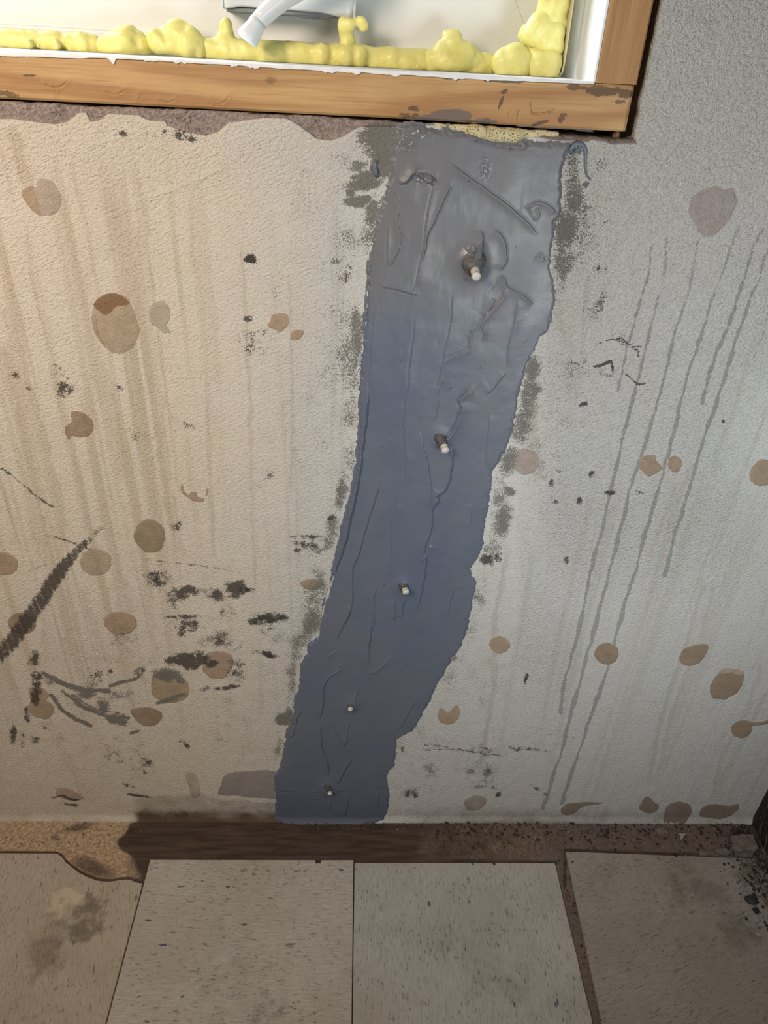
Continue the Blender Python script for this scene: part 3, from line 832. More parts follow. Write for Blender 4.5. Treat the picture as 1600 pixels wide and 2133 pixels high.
# ---- glue spots: dried dabs of brown adhesive, one thin mesh each
BR, BG, BD, BM = (0.42, 0.315, 0.225), (0.46, 0.385, 0.310), (0.34, 0.255, 0.180), (0.38, 0.325, 0.305)
SPOTS = [
    ([(92, 370), (112, 378), (126, 398), (130, 420), (122, 440), (104, 451), (86, 450), (66, 438), (52, 420), (44, 400), (62, 386), (74, 392), (78, 372)], BG, None),
    ([(44, 400), (62, 386), (74, 392), (84, 430), (86, 450), (66, 438), (52, 420)], BR, None),
    ([(222, 613), (250, 612), (274, 628), (286, 660), (292, 690), (284, 716), (266, 735), (244, 740), (222, 728), (206, 708), (196, 680), (190, 655), (196, 630)], (0.44, 0.355, 0.25), None),
    ([(196, 628), (222, 612), (250, 612), (270, 626), (270, 636), (245, 640), (232, 655), (215, 662), (200, 652)], (0.26, 0.16, 0.09), None),
    ([(190, 660), (199, 655), (200, 680), (212, 708), (222, 728), (206, 708), (196, 690)], BR, None),
    ([(312, 638), (326, 626), (342, 628), (354, 642), (355, 664), (348, 680), (357, 695), (340, 694), (326, 682), (313, 672), (309, 655)], BG, None),
    ([(566, 655), (585, 652), (600, 655), (603, 672), (596, 684), (582, 695), (574, 688), (556, 680), (562, 668)], BR, None),
    ([(606, 694), (618, 686), (634, 690), (630, 700), (620, 708), (606, 708)], BR, None),
    ([(148, 858), (166, 856), (184, 864), (196, 880), (196, 896), (184, 909), (164, 911), (146, 910), (142, 916), (134, 900), (136, 888), (148, 876)], BD, None),
    ([(394, 1028), (402, 1024), (408, 1024), (412, 1034), (426, 1038), (424, 1045), (414, 1046), (402, 1044), (392, 1036)], BR, None),
    ([(376, 1014), (380, 1006), (381, 1018), (386, 1030), (396, 1034), (394, 1037), (384, 1032), (377, 1024)], BR, None),
    ([(430, 1016), (434, 1020), (433, 1030), (428, 1032), (430, 1024)], BR, None),
    ([(-30, 1160), (-10, 1150), (14, 1150), (32, 1160), (39, 1176), (33, 1192), (16, 1199), (-10, 1198), (-30, 1190)], BR, None),
    ([(172, 1152), (190, 1142), (212, 1144), (228, 1156), (233, 1172), (226, 1190), (208, 1199), (188, 1198), (172, 1188), (164, 1172)], (0.44, 0.35, 0.26), None),
    ([(284, 1098), (298, 1084), (318, 1082), (336, 1092), (344, 1108), (343, 1130), (334, 1148), (316, 1153), (298, 1148), (284, 1134), (277, 1116)], (0.33, 0.265, 0.185), None),
    ([(300, 1086), (316, 1090), (322, 1100), (340, 1112), (336, 1126), (326, 1134), (330, 1148), (318, 1146), (314, 1128), (318, 1112), (306, 1100)], (0.58, 0.40, 0.13), None),
    ([(16, 1290), (30, 1277), (52, 1276), (70, 1288), (76, 1304), (66, 1318), (46, 1322), (28, 1316), (16, 1304)], BD, None),
    ([(216, 1288), (228, 1276), (250, 1273), (272, 1278), (285, 1292), (284, 1310), (268, 1322), (244, 1322), (226, 1314), (216, 1302)], BR, None),
    ([(428, 1364), (446, 1356), (472, 1358), (488, 1372), (486, 1392), (472, 1410), (452, 1416), (432, 1408), (420, 1394), (424, 1378)], BR, None),
    ([(318, 1410), (336, 1396), (360, 1396), (382, 1408), (394, 1430), (392, 1450), (376, 1462), (350, 1466), (328, 1458), (314, 1440)], (0.40, 0.31, 0.21), None),
    ([(270, 1480), (290, 1473), (318, 1474), (338, 1484), (336, 1502), (318, 1514), (298, 1512), (282, 1500)], BD, None),
    ([(58, 1434), (74, 1429), (92, 1434), (102, 1448), (98, 1458), (112, 1468), (114, 1484), (104, 1497), (84, 1498), (66, 1490), (52, 1474), (62, 1462)], BR, None),
    ([(1490, 387), (1508, 392), (1524, 390), (1534, 404), (1536, 424), (1528, 444), (1516, 466), (1500, 482), (1484, 494), (1468, 494), (1450, 476), (1436, 452), (1432, 434), (1442, 412), (1462, 394)], BM, None),
    ([(1070, 944), (1088, 934), (1110, 938), (1124, 954), (1122, 972), (1108, 986), (1090, 990), (1074, 978), (1066, 960)], (0.40, 0.33, 0.29), None),
    ([(1336, 956), (1350, 946), (1364, 948), (1368, 960), (1380, 974), (1368, 986), (1352, 992), (1338, 984), (1330, 970)], BD, None),
    ([(1396, 952), (1408, 949), (1419, 956), (1420, 970), (1412, 983), (1402, 984), (1392, 974), (1392, 960)], BD, None),
    ([(1572, 966), (1586, 956), (1606, 962), (1622, 980), (1616, 1004), (1600, 1012), (1580, 1013), (1564, 1004), (1560, 986)], BD, None),
    ([(1018, 1338), (1030, 1326), (1046, 1325), (1060, 1334), (1063, 1346), (1054, 1358), (1038, 1362), (1024, 1354)], BR, None),
    ([(1238, 1356), (1250, 1342), (1268, 1339), (1284, 1346), (1290, 1360), (1284, 1376), (1268, 1385), (1252, 1382), (1240, 1370)], BD, None),
    ([(1416, 1366), (1424, 1352), (1444, 1344), (1474, 1341), (1476, 1354), (1464, 1374), (1446, 1387), (1428, 1388), (1416, 1378)], BD, None),
    ([(1496, 1402), (1510, 1392), (1530, 1394), (1550, 1398), (1552, 1414), (1544, 1434), (1526, 1452), (1502, 1460), (1482, 1454), (1477, 1438), (1482, 1418)], BD, None),
    ([(1496, 1402), (1510, 1391), (1530, 1393), (1550, 1398), (1550, 1406), (1534, 1406), (1522, 1400), (1508, 1404)], (0.48, 0.40, 0.31), None),
    ([(1522, 1514), (1536, 1502), (1556, 1500), (1568, 1504), (1590, 1502), (1606, 1498), (1606, 1506), (1570, 1508), (1567, 1522), (1556, 1534), (1538, 1538), (1524, 1528)], BD, None),
    ([(911, 1488), (916, 1474), (924, 1478), (930, 1486), (944, 1476), (950, 1468), (958, 1478), (956, 1496), (944, 1508), (928, 1510), (914, 1502)], BR, None),
    ([(966, 1672), (978, 1660), (998, 1656), (1014, 1664), (1010, 1678), (994, 1688), (974, 1688)], (0.38, 0.33, 0.28), None),
    ([(1166, 1688), (1176, 1676), (1196, 1672), (1230, 1670), (1262, 1672), (1232, 1675), (1208, 1684), (1194, 1696), (1176, 1698)], (0.30, 0.235, 0.19), None),
    ([(1330, 1682), (1340, 1664), (1348, 1658), (1362, 1668), (1374, 1678), (1370, 1688), (1354, 1695), (1338, 1690)], (0.29, 0.225, 0.185), None),
    ([(1382, 1700), (1386, 1682), (1402, 1672), (1424, 1670), (1440, 1678), (1441, 1694), (1428, 1708), (1406, 1717), (1382, 1712)], (0.29, 0.225, 0.185), None),
    ([(1456, 1692), (1466, 1680), (1490, 1675), (1520, 1678), (1540, 1674), (1541, 1684), (1524, 1698), (1500, 1705), (1474, 1704), (1460, 1700)], (0.29, 0.225, 0.185), None),
    ([(624, 1214), (640, 1206), (660, 1206), (674, 1214), (664, 1226), (640, 1228)], (0.38, 0.30, 0.22), None),
    ([(384, 1614), (396, 1606), (410, 1616), (417, 1640), (416, 1662), (400, 1662), (392, 1636)], (0.52, 0.44, 0.35), None),
    ([(114, 1652), (122, 1640), (150, 1644), (176, 1662), (160, 1668), (130, 1664)], (0.46, 0.37, 0.28), None),
    (GREYSQ, (0.33, 0.295, 0.275), None),
]


def spot_mesh(poly, col, k):
    poly = np.array(poly, float)
    # smooth the traced outline (Catmull-Rom) and roughen it slightly
    n = len(poly)
    out = []
    for i in range(n):
        p0, p1, p2, p3 = poly[i - 1], poly[i], poly[(i + 1) % n], poly[(i + 2) % n]
        for t in (0, .25, .5, .75):
            out.append(.5 * ((2 * p1) + (-p0 + p2) * t + (2 * p0 - 5 * p1 + 4 * p2 - p3) * t * t + (-p0 + 3 * p1 - 3 * p2 + p3) * t ** 3))
    out = np.array(out)
    c = poly.mean(0)
    m = len(out)
    ang = np.arange(m)
    out += (out - c) * (.05 * fbm(ang * .35 + k * 9, ang * 0 + k, 2, 2) + .05 * fbm(ang * .9 + k * 5, ang * 0 + k, 2, 3))[:, None]
    rings = [1.0, .94, .80, .62, .42, .2]
    hs = [-.0004, .00012, .00020, .00024, .00025, .00025]
    P2 = []
    lift = []
    for r, h in zip(rings, hs):
        P2.append(c + (out - c) * r)
        lift += [h] * m
    P2 = np.concatenate(P2 + [c[None]])
    lift = np.array(lift + [.00025]) + .00004 * (k % 5)
    q = np.array([W(p[0], p[1]) for p in P2])
    bs = poly_sdf(P2, BAND)
    q[:, 1] = wall_y(q[:, 0], q[:, 2]) + .0008 * sst(bs, -2, 3) - lift
    faces = []
    for r in range(len(rings) - 1):
        for i in range(m):
            j = (i + 1) % m
            faces.append((r * m + i, r * m + j, (r + 1) * m + j, (r + 1) * m + i))
    L = (len(rings) - 1) * m
    for i in range(m):
        faces.append((L + i, L + (i + 1) % m, len(P2) - 1))
    me = np_mesh('glue_spot', q, faces)
    var = 1 + .16 * fbm(P2[:, 0] / 12, P2[:, 1] / 12, 3, k)
    wall_attrs(me, P2, np.array(col)[None] * var[:, None], np.zeros(len(P2)), True)
    # glue took no relief of its own and no concrete band
    return me


for k, (poly, col, lab) in enumerate(SPOTS):
    link('glue_spot', spot_mesh(poly, col, k), MW, wall)

# ================================================================== EPOXY PATCH
T5 = (680, 220, 2.6667)
T6 = (600, 800, 2.6667)
T7 = (500, 1250, 2.909)
RIDGES = [  # frame, points, height (m), decay (px), side
    (T5, [(600, 400), (590, 470), (560, 600), (545, 760), (520, 880), (485, 1030)], .0016, 14, -1), (T5, [(695, 430), (650, 520), (600, 640), (560, 720), (540, 850)], .0012, 12, 1),
    (T5, [(680, 310), (800, 400), (900, 470), (1020, 560), (1120, 650), (1180, 720)], .0018, 14, 1), (T5, [(405, 440), (450, 410), (490, 370), (540, 410), (600, 440)], .0026, 10, -1),
    (T5, [(490, 370), (530, 375), (570, 380), (605, 410)], .0030, 9, 1), (T5, [(400, 500), (410, 560), (395, 640), (415, 720), (400, 800), (350, 900)], .0009, 10, 1),
    (T5, [(345, 640), (335, 780), (345, 890)], .0008, 10, -1), (T5, [(300, 1000), (400, 1020), (510, 1050)], .0012, 14, -1), (T5, [(870, 690), (860, 780), (850, 900)], .0020, 12, 1),
    (T5, [(930, 680), (980, 730), (1000, 830), (970, 920)], .0016, 18, 1), (T5, [(990, 1000), (960, 1080), (860, 1190), (870, 1260), (860, 1300)], .0018, 12, -1),
    (T5, [(950, 940), (990, 960), (1000, 1000), (1060, 1030), (1150, 1090)], .0018, 12, 1), (T5, [(940, 1070), (880, 1170)], .0010, 8, 1), (T5, [(1060, 1070), (1040, 1200), (1010, 1330), (1000, 1450)], .0010, 14, -1),
    (T5, [(860, 1190), (800, 1240), (780, 1350), (680, 1390), (640, 1440), (610, 1560)], .0013, 12, -1), (T5, [(490, 1180), (480, 1300), (460, 1450), (450, 1600)], .0010, 16, -1),
    (T5, [(700, 1050), (690, 1200), (660, 1340), (640, 1430)], .0009, 14, -1), (T5, [(280, 1080), (260, 1200), (245, 1400), (235, 1600)], .0007, 16, -1), (T5, [(250, 800), (235, 960), (222, 1100), (212, 1270)], .0022, 7, 1),
    (T5, [(1100, 560), (1180, 530), (1260, 570), (1280, 600)], .0014, 10, 1), (T5, [(1170, 560), (1180, 610), (1150, 640)], .0009, 9, 1), (T5, [(780, 180), (900, 210), (1020, 230), (1130, 235)], .0022, 9, -1),
    (T5, [(1000, 200), (1060, 190), (1100, 230)], .0016, 9, -1), (T5, [(990, 1480), (930, 1560), (890, 1600)], .0008, 9, 1), (T5, [(650, 1500), (700, 1560)], .0010, 9, 1), (T5, [(860, 1510), (780, 1600)], .0008, 9, -1),
    (T5, [(750, 960), (780, 910), (800, 850), (860, 740)], .0022, 11, 1), (T5, [(1160, 830), (1200, 850), (1170, 820)], .0010, 7, 1),
    (T6, [(445, 0), (440, 150), (420, 300), (400, 480), (360, 680), (330, 820), (300, 930), (270, 1010), (220, 1150), (185, 1290)], .0024, 9, 1), (T6, [(660, 0), (640, 220), (655, 420), (640, 560)], .0010, 18, -1),
    (T6, [(520, 500), (480, 650), (430, 800), (400, 920), (360, 1030), (360, 1200), (320, 1310), (280, 1400)], .0012, 12, 1), (T6, [(1020, 0), (950, 80), (960, 130), (920, 230), (890, 280), (840, 310)], .0026, 14, -1),
    (T6, [(910, 340), (910, 430), (880, 560), (840, 600), (830, 630), (800, 700)], .0022, 14, 1), (T6, [(840, 0), (820, 200)], .0007, 12, 1), (T6, [(725, 250), (750, 330), (780, 450), (790, 560), (800, 780), (760, 900), (770, 980), (750, 1100), (730, 1200), (690, 1270)], .0014, 12, 1),
    (T6, [(620, 640), (580, 750), (575, 900), (570, 1090)], .0012, 12, -1), (T6, [(500, 1110), (480, 1180), (485, 1280), (450, 1440), (450, 1560)], .0009, 10, 1), (T6, [(590, 1190), (600, 1300)], .0012, 8, 1), (T6, [(655, 1190), (640, 1210), (630, 1290)], .0013, 8, 1),
    (T6, [(900, 1150), (920, 1140), (880, 1280)], .0008, 7, 1), (T6, [(280, 1540), (285, 1570), (240, 1600)], .0012, 8, -1), (T6, [(550, 1500), (550, 1530), (470, 1590)], .0012, 8, -1), (T6, [(1120, 160), (1100, 400), (1110, 480)], .0007, 14, -1), (T6, [(1020, 660), (1010, 800)], .0006, 12, 1), (T6, [(840, 590), (815, 620), (835, 630)], .0016, 7, 1), (T6, [(730, 970), (770, 930), (785, 880)], .0012, 8, 1),
    (T7, [(690, 30), (630, 130), (590, 230)], .0010, 10, 1), (T7, [(810, 20), (790, 200), (785, 380)], .0008, 12, 1), (T7, [(600, 370), (600, 410), (560, 440), (510, 510), (505, 640), (475, 720)], .0013, 10, 1), (T7, [(580, 290), (540, 320), (525, 345)], .0010, 8, -1),
    (T7, [(900, 350), (850, 400), (780, 445)], .0015, 9, 1), (T7, [(490, 750), (495, 850), (510, 920), (530, 970), (540, 1060)], .0015, 10, 1), (T7, [(490, 750), (570, 750), (590, 810), (640, 880)], .0012, 10, -1), (T7, [(670, 720), (640, 880)], .0008, 9, 1), (T7, [(720, 520), (700, 600)], .0008, 8, 1),
    (T7, [(1060, 610), (1000, 720), (950, 800)], .0010, 10, 1), (T7, [(680, 960), (630, 1030), (600, 1100)], .0015, 9, 1), (T7, [(845, 1150), (835, 1240)], .0012, 8, 1), (T7, [(660, 1180), (640, 1300)], .0010, 8, 1), (T7, [(545, 1200), (555, 1260)], .0010, 8, 1), (T7, [(375, 660), (350, 700), (345, 750)], .0013, 7, 1), (T7, [(335, 750), (330, 800), (300, 830)], .0011, 7, 1), (T7, [(200, 1140), (450, 1155), (700, 1140)], .0008, 12, -1),
]
PORTS = [  # tip pixel, base pixel, how far the nozzle stands out, collar size
    ((993, 578), (984, 543), .026, 1.5), ((929, 941), (917, 910), .018, 1.0), ((847, 1236), (838, 1214), .014, 1.0), ((729, 1481), (733, 1460), .010, .9), ((688, 1656), (684, 1634), .011, .9)]


def build_patch():
    s = 0.00085
    xs = np.arange(-.115, .215, s)
    zz = np.arange(-.012, .9785, s)
    X, Z = np.meshgrid(xs, zz, indexing='ij')
    x = X.ravel()
    z = Z.ravel()
    P2 = proj(np.stack([x, np.zeros_like(x), z], -1))
    poly = np.array([W(*p) for p in PATCH])[:, [0, 2]]
    sd = poly_sdf(np.stack([x, z], -1), poly)
    edge = .0022 * fbm(x * 300, z * 300, 3, 41) + .0014 * fbm(x * 70, z * 70, 2, 44)
    sd = sd + edge
    th = .0030 + .0010 * fbm(x * 14, z * 5, 2, 46)
    h = th * sst(sd, -.0004, .0030 + .0050 * np.clip(fbm(x * 30, z * 30, 2, 47) + .3, 0, 1)) - .0007 + .0006 * sst(sd, 0, .02)
    h += .00045 * fbm(x * 34, z * 9, 3, 48) + .00016 * fbm(x * 150, z * 60, 2, 50)
    # ragged left lip
    for fr, pts, hh, dec, side in RIDGES:
        q = smooth_line([(fr[0] + a / fr[2], fr[1] + b / fr[2]) for a, b in pts], 3)
        Pw = P2 + np.stack([1.6 * fbm(P2[:, 0] / 14, P2[:, 1] / 14, 2, 52), 0 * P2[:, 0]], -1)
        hh = hh * 1.45
        i, d, sg, t = line_field(Pw, q, dec * 4)
        sg = sg * side
        taper = sst(t, -.02, .12) * sst(t, 1.02, .85)
        up = np.exp(-np.clip(sg, 0, None) / dec) * sst(sg, -1.3, .5)
        back = -.35 * np.exp(-(np.clip(-sg, 0, None) / 3.2) ** 2) * (sg <= .5)
        h[i] += hh * taper * (up + back)
    for (tx, ty), (bx, by), st, cs in PORTS:
        r = blob(P2, bx, by + 2, 17 * cs, 19 * cs)
        h += (.0055 if cs < 1.2 else .0075) * cs * np.exp(-r ** 2 * 1.1)
    h = np.where(sd < 0, np.minimum(h, .0008 + .4 * sd), h)
    y = wall_y(x, z) - h
    F = grid_faces(len(xs), len(zz))
    keep = (sd[F] > -.0022).all(1)
    tone = sst(P2[:, 1], 760, 520) * .9 + .45 * sst(P2[:, 0] - (960 - .12 * (P2[:, 1] - 800)), -40, 60) * sst(P2[:, 1], 1150, 850)
    tone = np.clip(tone + .25 * fbm(P2[:, 0] / 60, P2[:, 1] / 200, 2, 60), 0, 1)
    wet = np.zeros(len(x))
    for cx, cy, rx, ry in ((875, 276, 26, 12), (884, 372, 26, 12), (845, 300, 20, 20), (960, 275, 40, 10), (1125, 296, 30, 8), (985, 520, 20, 16), (1010, 350, 14, 30)):
        wet = np.maximum(wet, sst(blob(P2, cx, cy, rx, ry), 1.3, .4))
    y -= .0011 * wet * fbm(x * 420, z * 420, 2, 66)
    co, F, (tone, wet) = compact(np.stack([x, y, z], -1), F[keep], [tone, wet])
    me = np_mesh('epoxy_patch', co, F)
    fattr(me, 'A', np.stack([tone, wet, tone * 0, tone * 0 + 1], -1))
    return link('epoxy_patch', me, ME)


patch = build_patch()
tag(patch, 'tall band of blue-grey epoxy paste trowelled over the wall crack below the window', 'sealant')


def tube(name, pts, rad, m, parent=None, sides=8, attrs=False, flat=1.0):
    pts = [Vector(p) for p in pts]
    if not hasattr(rad, '__len__'):
        rad = [rad] * len(pts)
    co = []
    faces = []
    up = Vector((0.13, .3, .95))
    for i, p in enumerate(pts):
        d = (pts[min(i + 1, len(pts) - 1)] - pts[max(i - 1, 0)]).normalized()
        a = d.cross(up).normalized()
        b = d.cross(a).normalized()
        for k in range(sides):
            t = 2 * math.pi * k / sides
            co.append(p + a * math.cos(t) * rad[i] + b * math.sin(t) * rad[i] * flat)
    for i in range(len(pts) - 1):
        for k in range(sides):
            j = (k + 1) % sides
            faces.append((i * sides + k, i * sides + j, (i + 1) * sides + j, (i + 1) * sides + k))
    faces.append(tuple(range(sides))[::-1])
    faces.append(tuple((len(pts) - 1) * sides + k for k in range(sides)))
    me = np_mesh(name, np.array([tuple(c) for c in co]), faces)
    return link(name, me, m, parent)


# the pulled string of paste that curls off the top right corner, and a chip caught in the edge
def onwall(px, py, off=.001):
    p = W(px, py)
    p[1] = wall_y(p[0], p[2]) - off
    return p


tube('paste_curl', [onwall(680 + a / 2.6667, 220 + b / 2.6667, .0010) for a, b in
                    [(1362, 262), (1358, 238), (1372, 218), (1395, 208), (1420, 216), (1434, 236), (1438, 262), (1437, 300), (1436, 340), (1440, 372), (1450, 394), (1464, 408)]],
     [.0026, .0026, .0025, .0023, .0021, .0018, .0015, .0012, .0010, .0009, .0009, .0008], ME, patch)
tube('paste_curl', [onwall(680 + a / 2.6667, 220 + b / 2.6667, .0008) for a, b in [(1398, 236), (1412, 250), (1404, 264), (1388, 258), (1384, 244)]], .0011, ME, patch)
# isolated dab on the left margin
tube('paste_curl', [onwall(680 + a / 2.6667, 220 + b / 2.6667, .0006) for a, b in [(285, 305), (272, 325), (262, 350), (268, 375), (276, 395)]], [.0016, .0034, .0042, .0040, .0018], ME, patch, 8, False, .4)

bm = bmesh.new()
bmesh.ops.create_icosphere(bm, subdivisions=2, radius=1)
for v in bm.verts:
    v.co *= 1 + .25 * (random.random() - .5)
    v.co = Vector((v.co.x * .0055, v.co.y * .0016, v.co.z * .0030))
bmesh.ops.rotate(bm, verts=bm.verts, cent=(0, 0, 0), matrix=Matrix.Rotation(-.9, 3, 'Y'))
p = W(943, 1366)
bmesh.ops.translate(bm, verts=bm.verts, vec=(p[0], -.0042, p[2]))
CHIPM = mat_simple('plaster_chip', (0.20, 0.17, 0.145), (0.30, 0.26, 0.22), 160, .85, .0008, .2)
bm_obj('plaster_flake', bm, CHIPM, patch, True)

# ---- injection ports
PORT_LABELS = [
    'topmost white injection nozzle, on the largest paste cone, near the head of the grey patch',
    'ribbed white injection nozzle second from the top, beside a dark crease in the paste',
    'middle injection nozzle of the five, short round white tip on the grey patch',
    'fourth injection nozzle down, small half-buried tip with dark clogged collar',
    'lowest white injection nozzle, just above the foot of the grey patch']
DARKPASTE = mat_simple('dark_paste', (0.055, 0.050, 0.048), (0.120, 0.112, 0.108), 240, .55, .0008, .4)  # paste of the lower collars, darker than the patch


def lathe(name, prof, origin, axis, m, parent, sides=20, wob=0.0, seed=0):
    ax = Vector(axis).normalized()
    a = ax.cross(Vector((0, 0, 1))).normalized()
    b = ax.cross(a).normalized()
    co = []
    faces = []
    rr = random.Random(seed)
    ph = [rr.random() * 6 for _ in range(4)]
    for i, (t, r) in enumerate(prof):
        for k in range(sides):
            th = 2 * math.pi * k / sides
            q = r * (1 + wob * (math.sin(2 * th + ph[0] + i) + .6 * math.sin(3 * th + ph[1] - .7 * i)))
            co.append(Vector(origin) + ax * t + a * math.cos(th) * q + b * math.sin(th) * q)
    for i in range(len(prof) - 1):
        for k in range(sides):
            j = (k + 1) % sides
            faces.append((i * sides + k, (i + 1) * sides + k, (i + 1) * sides + j, i * sides + j))
    faces.append(tuple((len(prof) - 1) * sides + k for k in range(sides))[::-1])
    me = np_mesh(name, np.array([tuple(c) for c in co]), faces)
    return link(name, me, m, parent)


for k, ((tx, ty), (bx, by), st, cs) in enumerate(PORTS):
    base = W(bx, by, -.001)
    tip = W(tx, ty, -.001 - st)
    root = empty('injection_nozzle', base)
    tag(root, PORT_LABELS[k], 'nozzle', 'injection nozzles set in the grey patch')
    axis = Vector(tip) - Vector(base)
    L = axis.length
    rt = .0040 if k < 3 else .0033
    # paste-coated collar (open cone), then the ribbed nozzle
    lathe('collar', [(-.004, .0105 * cs), (.002, .0085 * cs), (.30 * L, .0066 * cs), (.50 * L, .0056 * cs), (.58 * L, .0048), (.60 * L, .0036)], base, axis, DARKPASTE if k > 0 else mat_simple('paste_cone', (0.085, .078, .074), (0.150, .146, .146), 200, .5, .0006, .5), root, 22, .07, k)
    prof = [(.25 * L, rt * .86)]
    t = .50 * L
    while t < L - .0052:
        prof += [(t, rt * .86), (t + .0006, rt), (t + .0014, rt), (t + .0018, rt * .86)]
        t += .0022
    prof += [(L - .0040, rt * .90), (L - .0036, rt * 1.06), (L - .0012, rt * 1.04), (L - .0003, rt * .80), (L, rt * .30)]
    lathe('nozzle', prof, base, axis, NOZ, root, 18)

# ================================================================== WOOD FRAME OF THE WINDOW OPENING
SX0, SX1 = -1.25, 0.2252


def sill_bot(x):
    a, b, c = W(0, 205), W(800, 245), W(1300, 274)
    s_ = (b[2] - a[2]) / (b[0] - a[0])
    return np.where(x < a[0], a[2] + s_ * (x - a[0]), np.interp(x, [a[0], b[0], c[0]], [a[2], b[2], c[2]]))


def sill_top(x):
    a, b = W(0, 107), W(1230, 173)
    return a[2] + (b[2] - a[2]) / (b[0] - a[0]) * (x - a[0])


DENTS = [  # hammer half-moons on the face of the sill board: centre, radius, from-to angle (deg)
    (116, 163, 26, 10, 150), (100, 190, 18, -60, 20), (240, 180, 22, 20, 150), (285, 200, 10, -50, 70), (350, 198, 20, 30, 150), (452, 198, 25, -5, 110), (455, 205, 22, 60, 160), (1075, 240, 16, 150, 250)]


def build_sill():
    nx, nz = 1300, 40
    xs = np.linspace(SX0, SX1, nx)
    tz = np.linspace(0, 1, nz)
    X, T = np.meshgrid(xs, tz, indexing='ij')
    x = X.ravel()
    t = T.ravel()
    zb, zt = sill_bot(x), sill_top(x)
    z = zb + (zt - zb) * t
    P2 = proj(np.stack([x, 0 * x, z], -1))
    y = -.0025 + .0005 * fbm(x * 12, z * 60, 2, 70)
    e = np.minimum(z - zb, zt - z)
    y += .0016 * sst(e, .0016, 0) + .002 * sst(SX1 - x, .003, 0)
    for cx, cy, r, a0, a1 in DENTS:
        a = np.radians(np.linspace(a0, a1, 12))
        pts = np.stack([cx + r * np.cos(a), cy + r * .75 * np.sin(a)], -1)
        i, d, sg, tt = line_field(P2, pts, 12)
        y[i] += .0007 * np.exp(-(d / 2.0) ** 2) * sst(tt, 0, .15) * sst(tt, 1, .85) - .0004 * np.exp(-(d / 7.0) ** 2)
    for pts in ([(1105, 214), (1108, 236), (1130, 236), (1150, 232), (1153, 228)], [(1080, 232), (1078, 248)]):
        i, d, sg, tt = line_field(P2, pts, 8)
        y[i] += .0013 * np.exp(-(d / 1.5) ** 2)
    dark = np.zeros(len(x))
    grey = np.zeros(len(x))
    knot = np.zeros(len(x))
    for cx, cy, rx, ry, rot, d in [(1260, 190, 56, 14, .05, .85), (1200, 182, 24, 8, .1, .95), (1300, 195, 26, 12, 0, .8), (1285, 212, 24, 8, 0, .62), (1050, 168, 60, 5, .05, .8), (940, 163, 30, 6, .1, .7), (1042, 215, 4, 16, .35, .9), (1050, 190, 10, 5, -.5, .8), (1170, 245, 16, 16, .3, .6),
                                    (1125, 256, 26, 5, -.3, .85), (860, 225, 14, 8, 0, .8), (985, 252, 40, 5, .08, .7), (20, 196, 40, 8, .1, .75), (60, 157, 20, 4, 0, .6), (1010, 250, 14, 6, 0, .5), (850, 240, 30, 8, 0, .65)]:
        dark = np.maximum(dark, d * sst(blob(P2, cx, cy, rx, ry, rot), 1.6, .3))
    for cx, cy, rx, ry, rot, d in [(940, 240, 46, 13, .02, 1.0), (900, 246, 40, 9, 0, .8), (1010, 252, 34, 6, .05, .7)]:
        grey = np.maximum(grey, d * sst(blob(P2, cx, cy, rx, ry, rot), 1.5, .5))
    r = blob(P2, 565, 167, 13, 9)
    knot = .75 * sst(r, 1.15, .5) * (.6 + .4 * np.sin(r * 14))
    co = np.stack([x, y, z], -1)
    F = grid_faces(nx, nz)
    A = np.stack([dark, grey, knot, np.ones(len(x))], -1)
    # close the board: top, bottom, back and end
    nb = len(co)
    extra = []
    fx = F.tolist()
    bz = .150
    for i in range(nx):
        extra.append((xs[i], bz, float(sill_top(xs[i])) - .0005))
        extra.append((xs[i], bz, float(sill_bot(xs[i]))))
    for i in range(nx - 1):
        a, b = i * nz + nz - 1, (i + 1) * nz + nz - 1
        fx.append((a, b, nb + 2 * i + 2, nb + 2 * i))
        a, b = i * nz, (i + 1) * nz
        fx.append((b, a, nb + 2 * i + 1, nb + 2 * i + 3))
    co = np.concatenate([co, np.array(extra)])
    A = np.concatenate([A, np.tile([0, 0, 0, 1.], (len(extra), 1))])
    i = nx - 1
    fx.append(tuple([i * nz + j for j in range(nz)] + [nb + 2 * i, nb + 2 * i + 1]))
    me = np_mesh('trim_1', co, fx, False)
    fattr(me, 'A', A)
    o = link('trim_1', me, WOODX)
    return tag(o, 'unpainted pine sill board with hammer dents across the bottom of the window opening', 'sill', kind='structure')


sill = build_sill()


def rail(name, path_lo, path_hi, y0, y1):
    pass


# white paint film on the sill's top, hanging over its front edge in a ragged line
xs = np.linspace(-.70, .1905, 700)
zt = sill_top(xs)
hang = .0006 + .0016 * np.clip(fbm(xs * 30, xs * 0, 3, 75) + .25, 0, 1) + .0022 * sst(xs, -.18, -.33)
hang += .0034 * np.exp(-((xs - W(237, 122)[0]) / .0014) ** 2) + .0014 * sst(fbm(xs * 160, xs * 0, 3, 76), .15, .6)
prof = [(-.0034, lambda i: -hang[i]), (-.0038, lambda i: .0002), (-.0030, lambda i: .0012), (.004, lambda i: .0016), (.095, lambda i: .0018)]
co = []
for i in range(len(xs)):
    for yy, zf in prof:
        co.append((xs[i], yy + .0003 * math.sin(xs[i] * 300), zt[i] + zf(i)))
fc = []
n = len(prof)
for i in range(len(xs) - 1):
    for j in range(n - 1):
        fc.append((i * n + j, (i + 1) * n + j, (i + 1) * n + j + 1, i * n + j + 1))
o = link('paint_film', np_mesh('paint_film', np.array(co), fc), WHITE, sill)
o['label'] = 'ragged white paint film along the top edge'

# right jamb board
JX0, JX1 = 0.1905, 0.2268


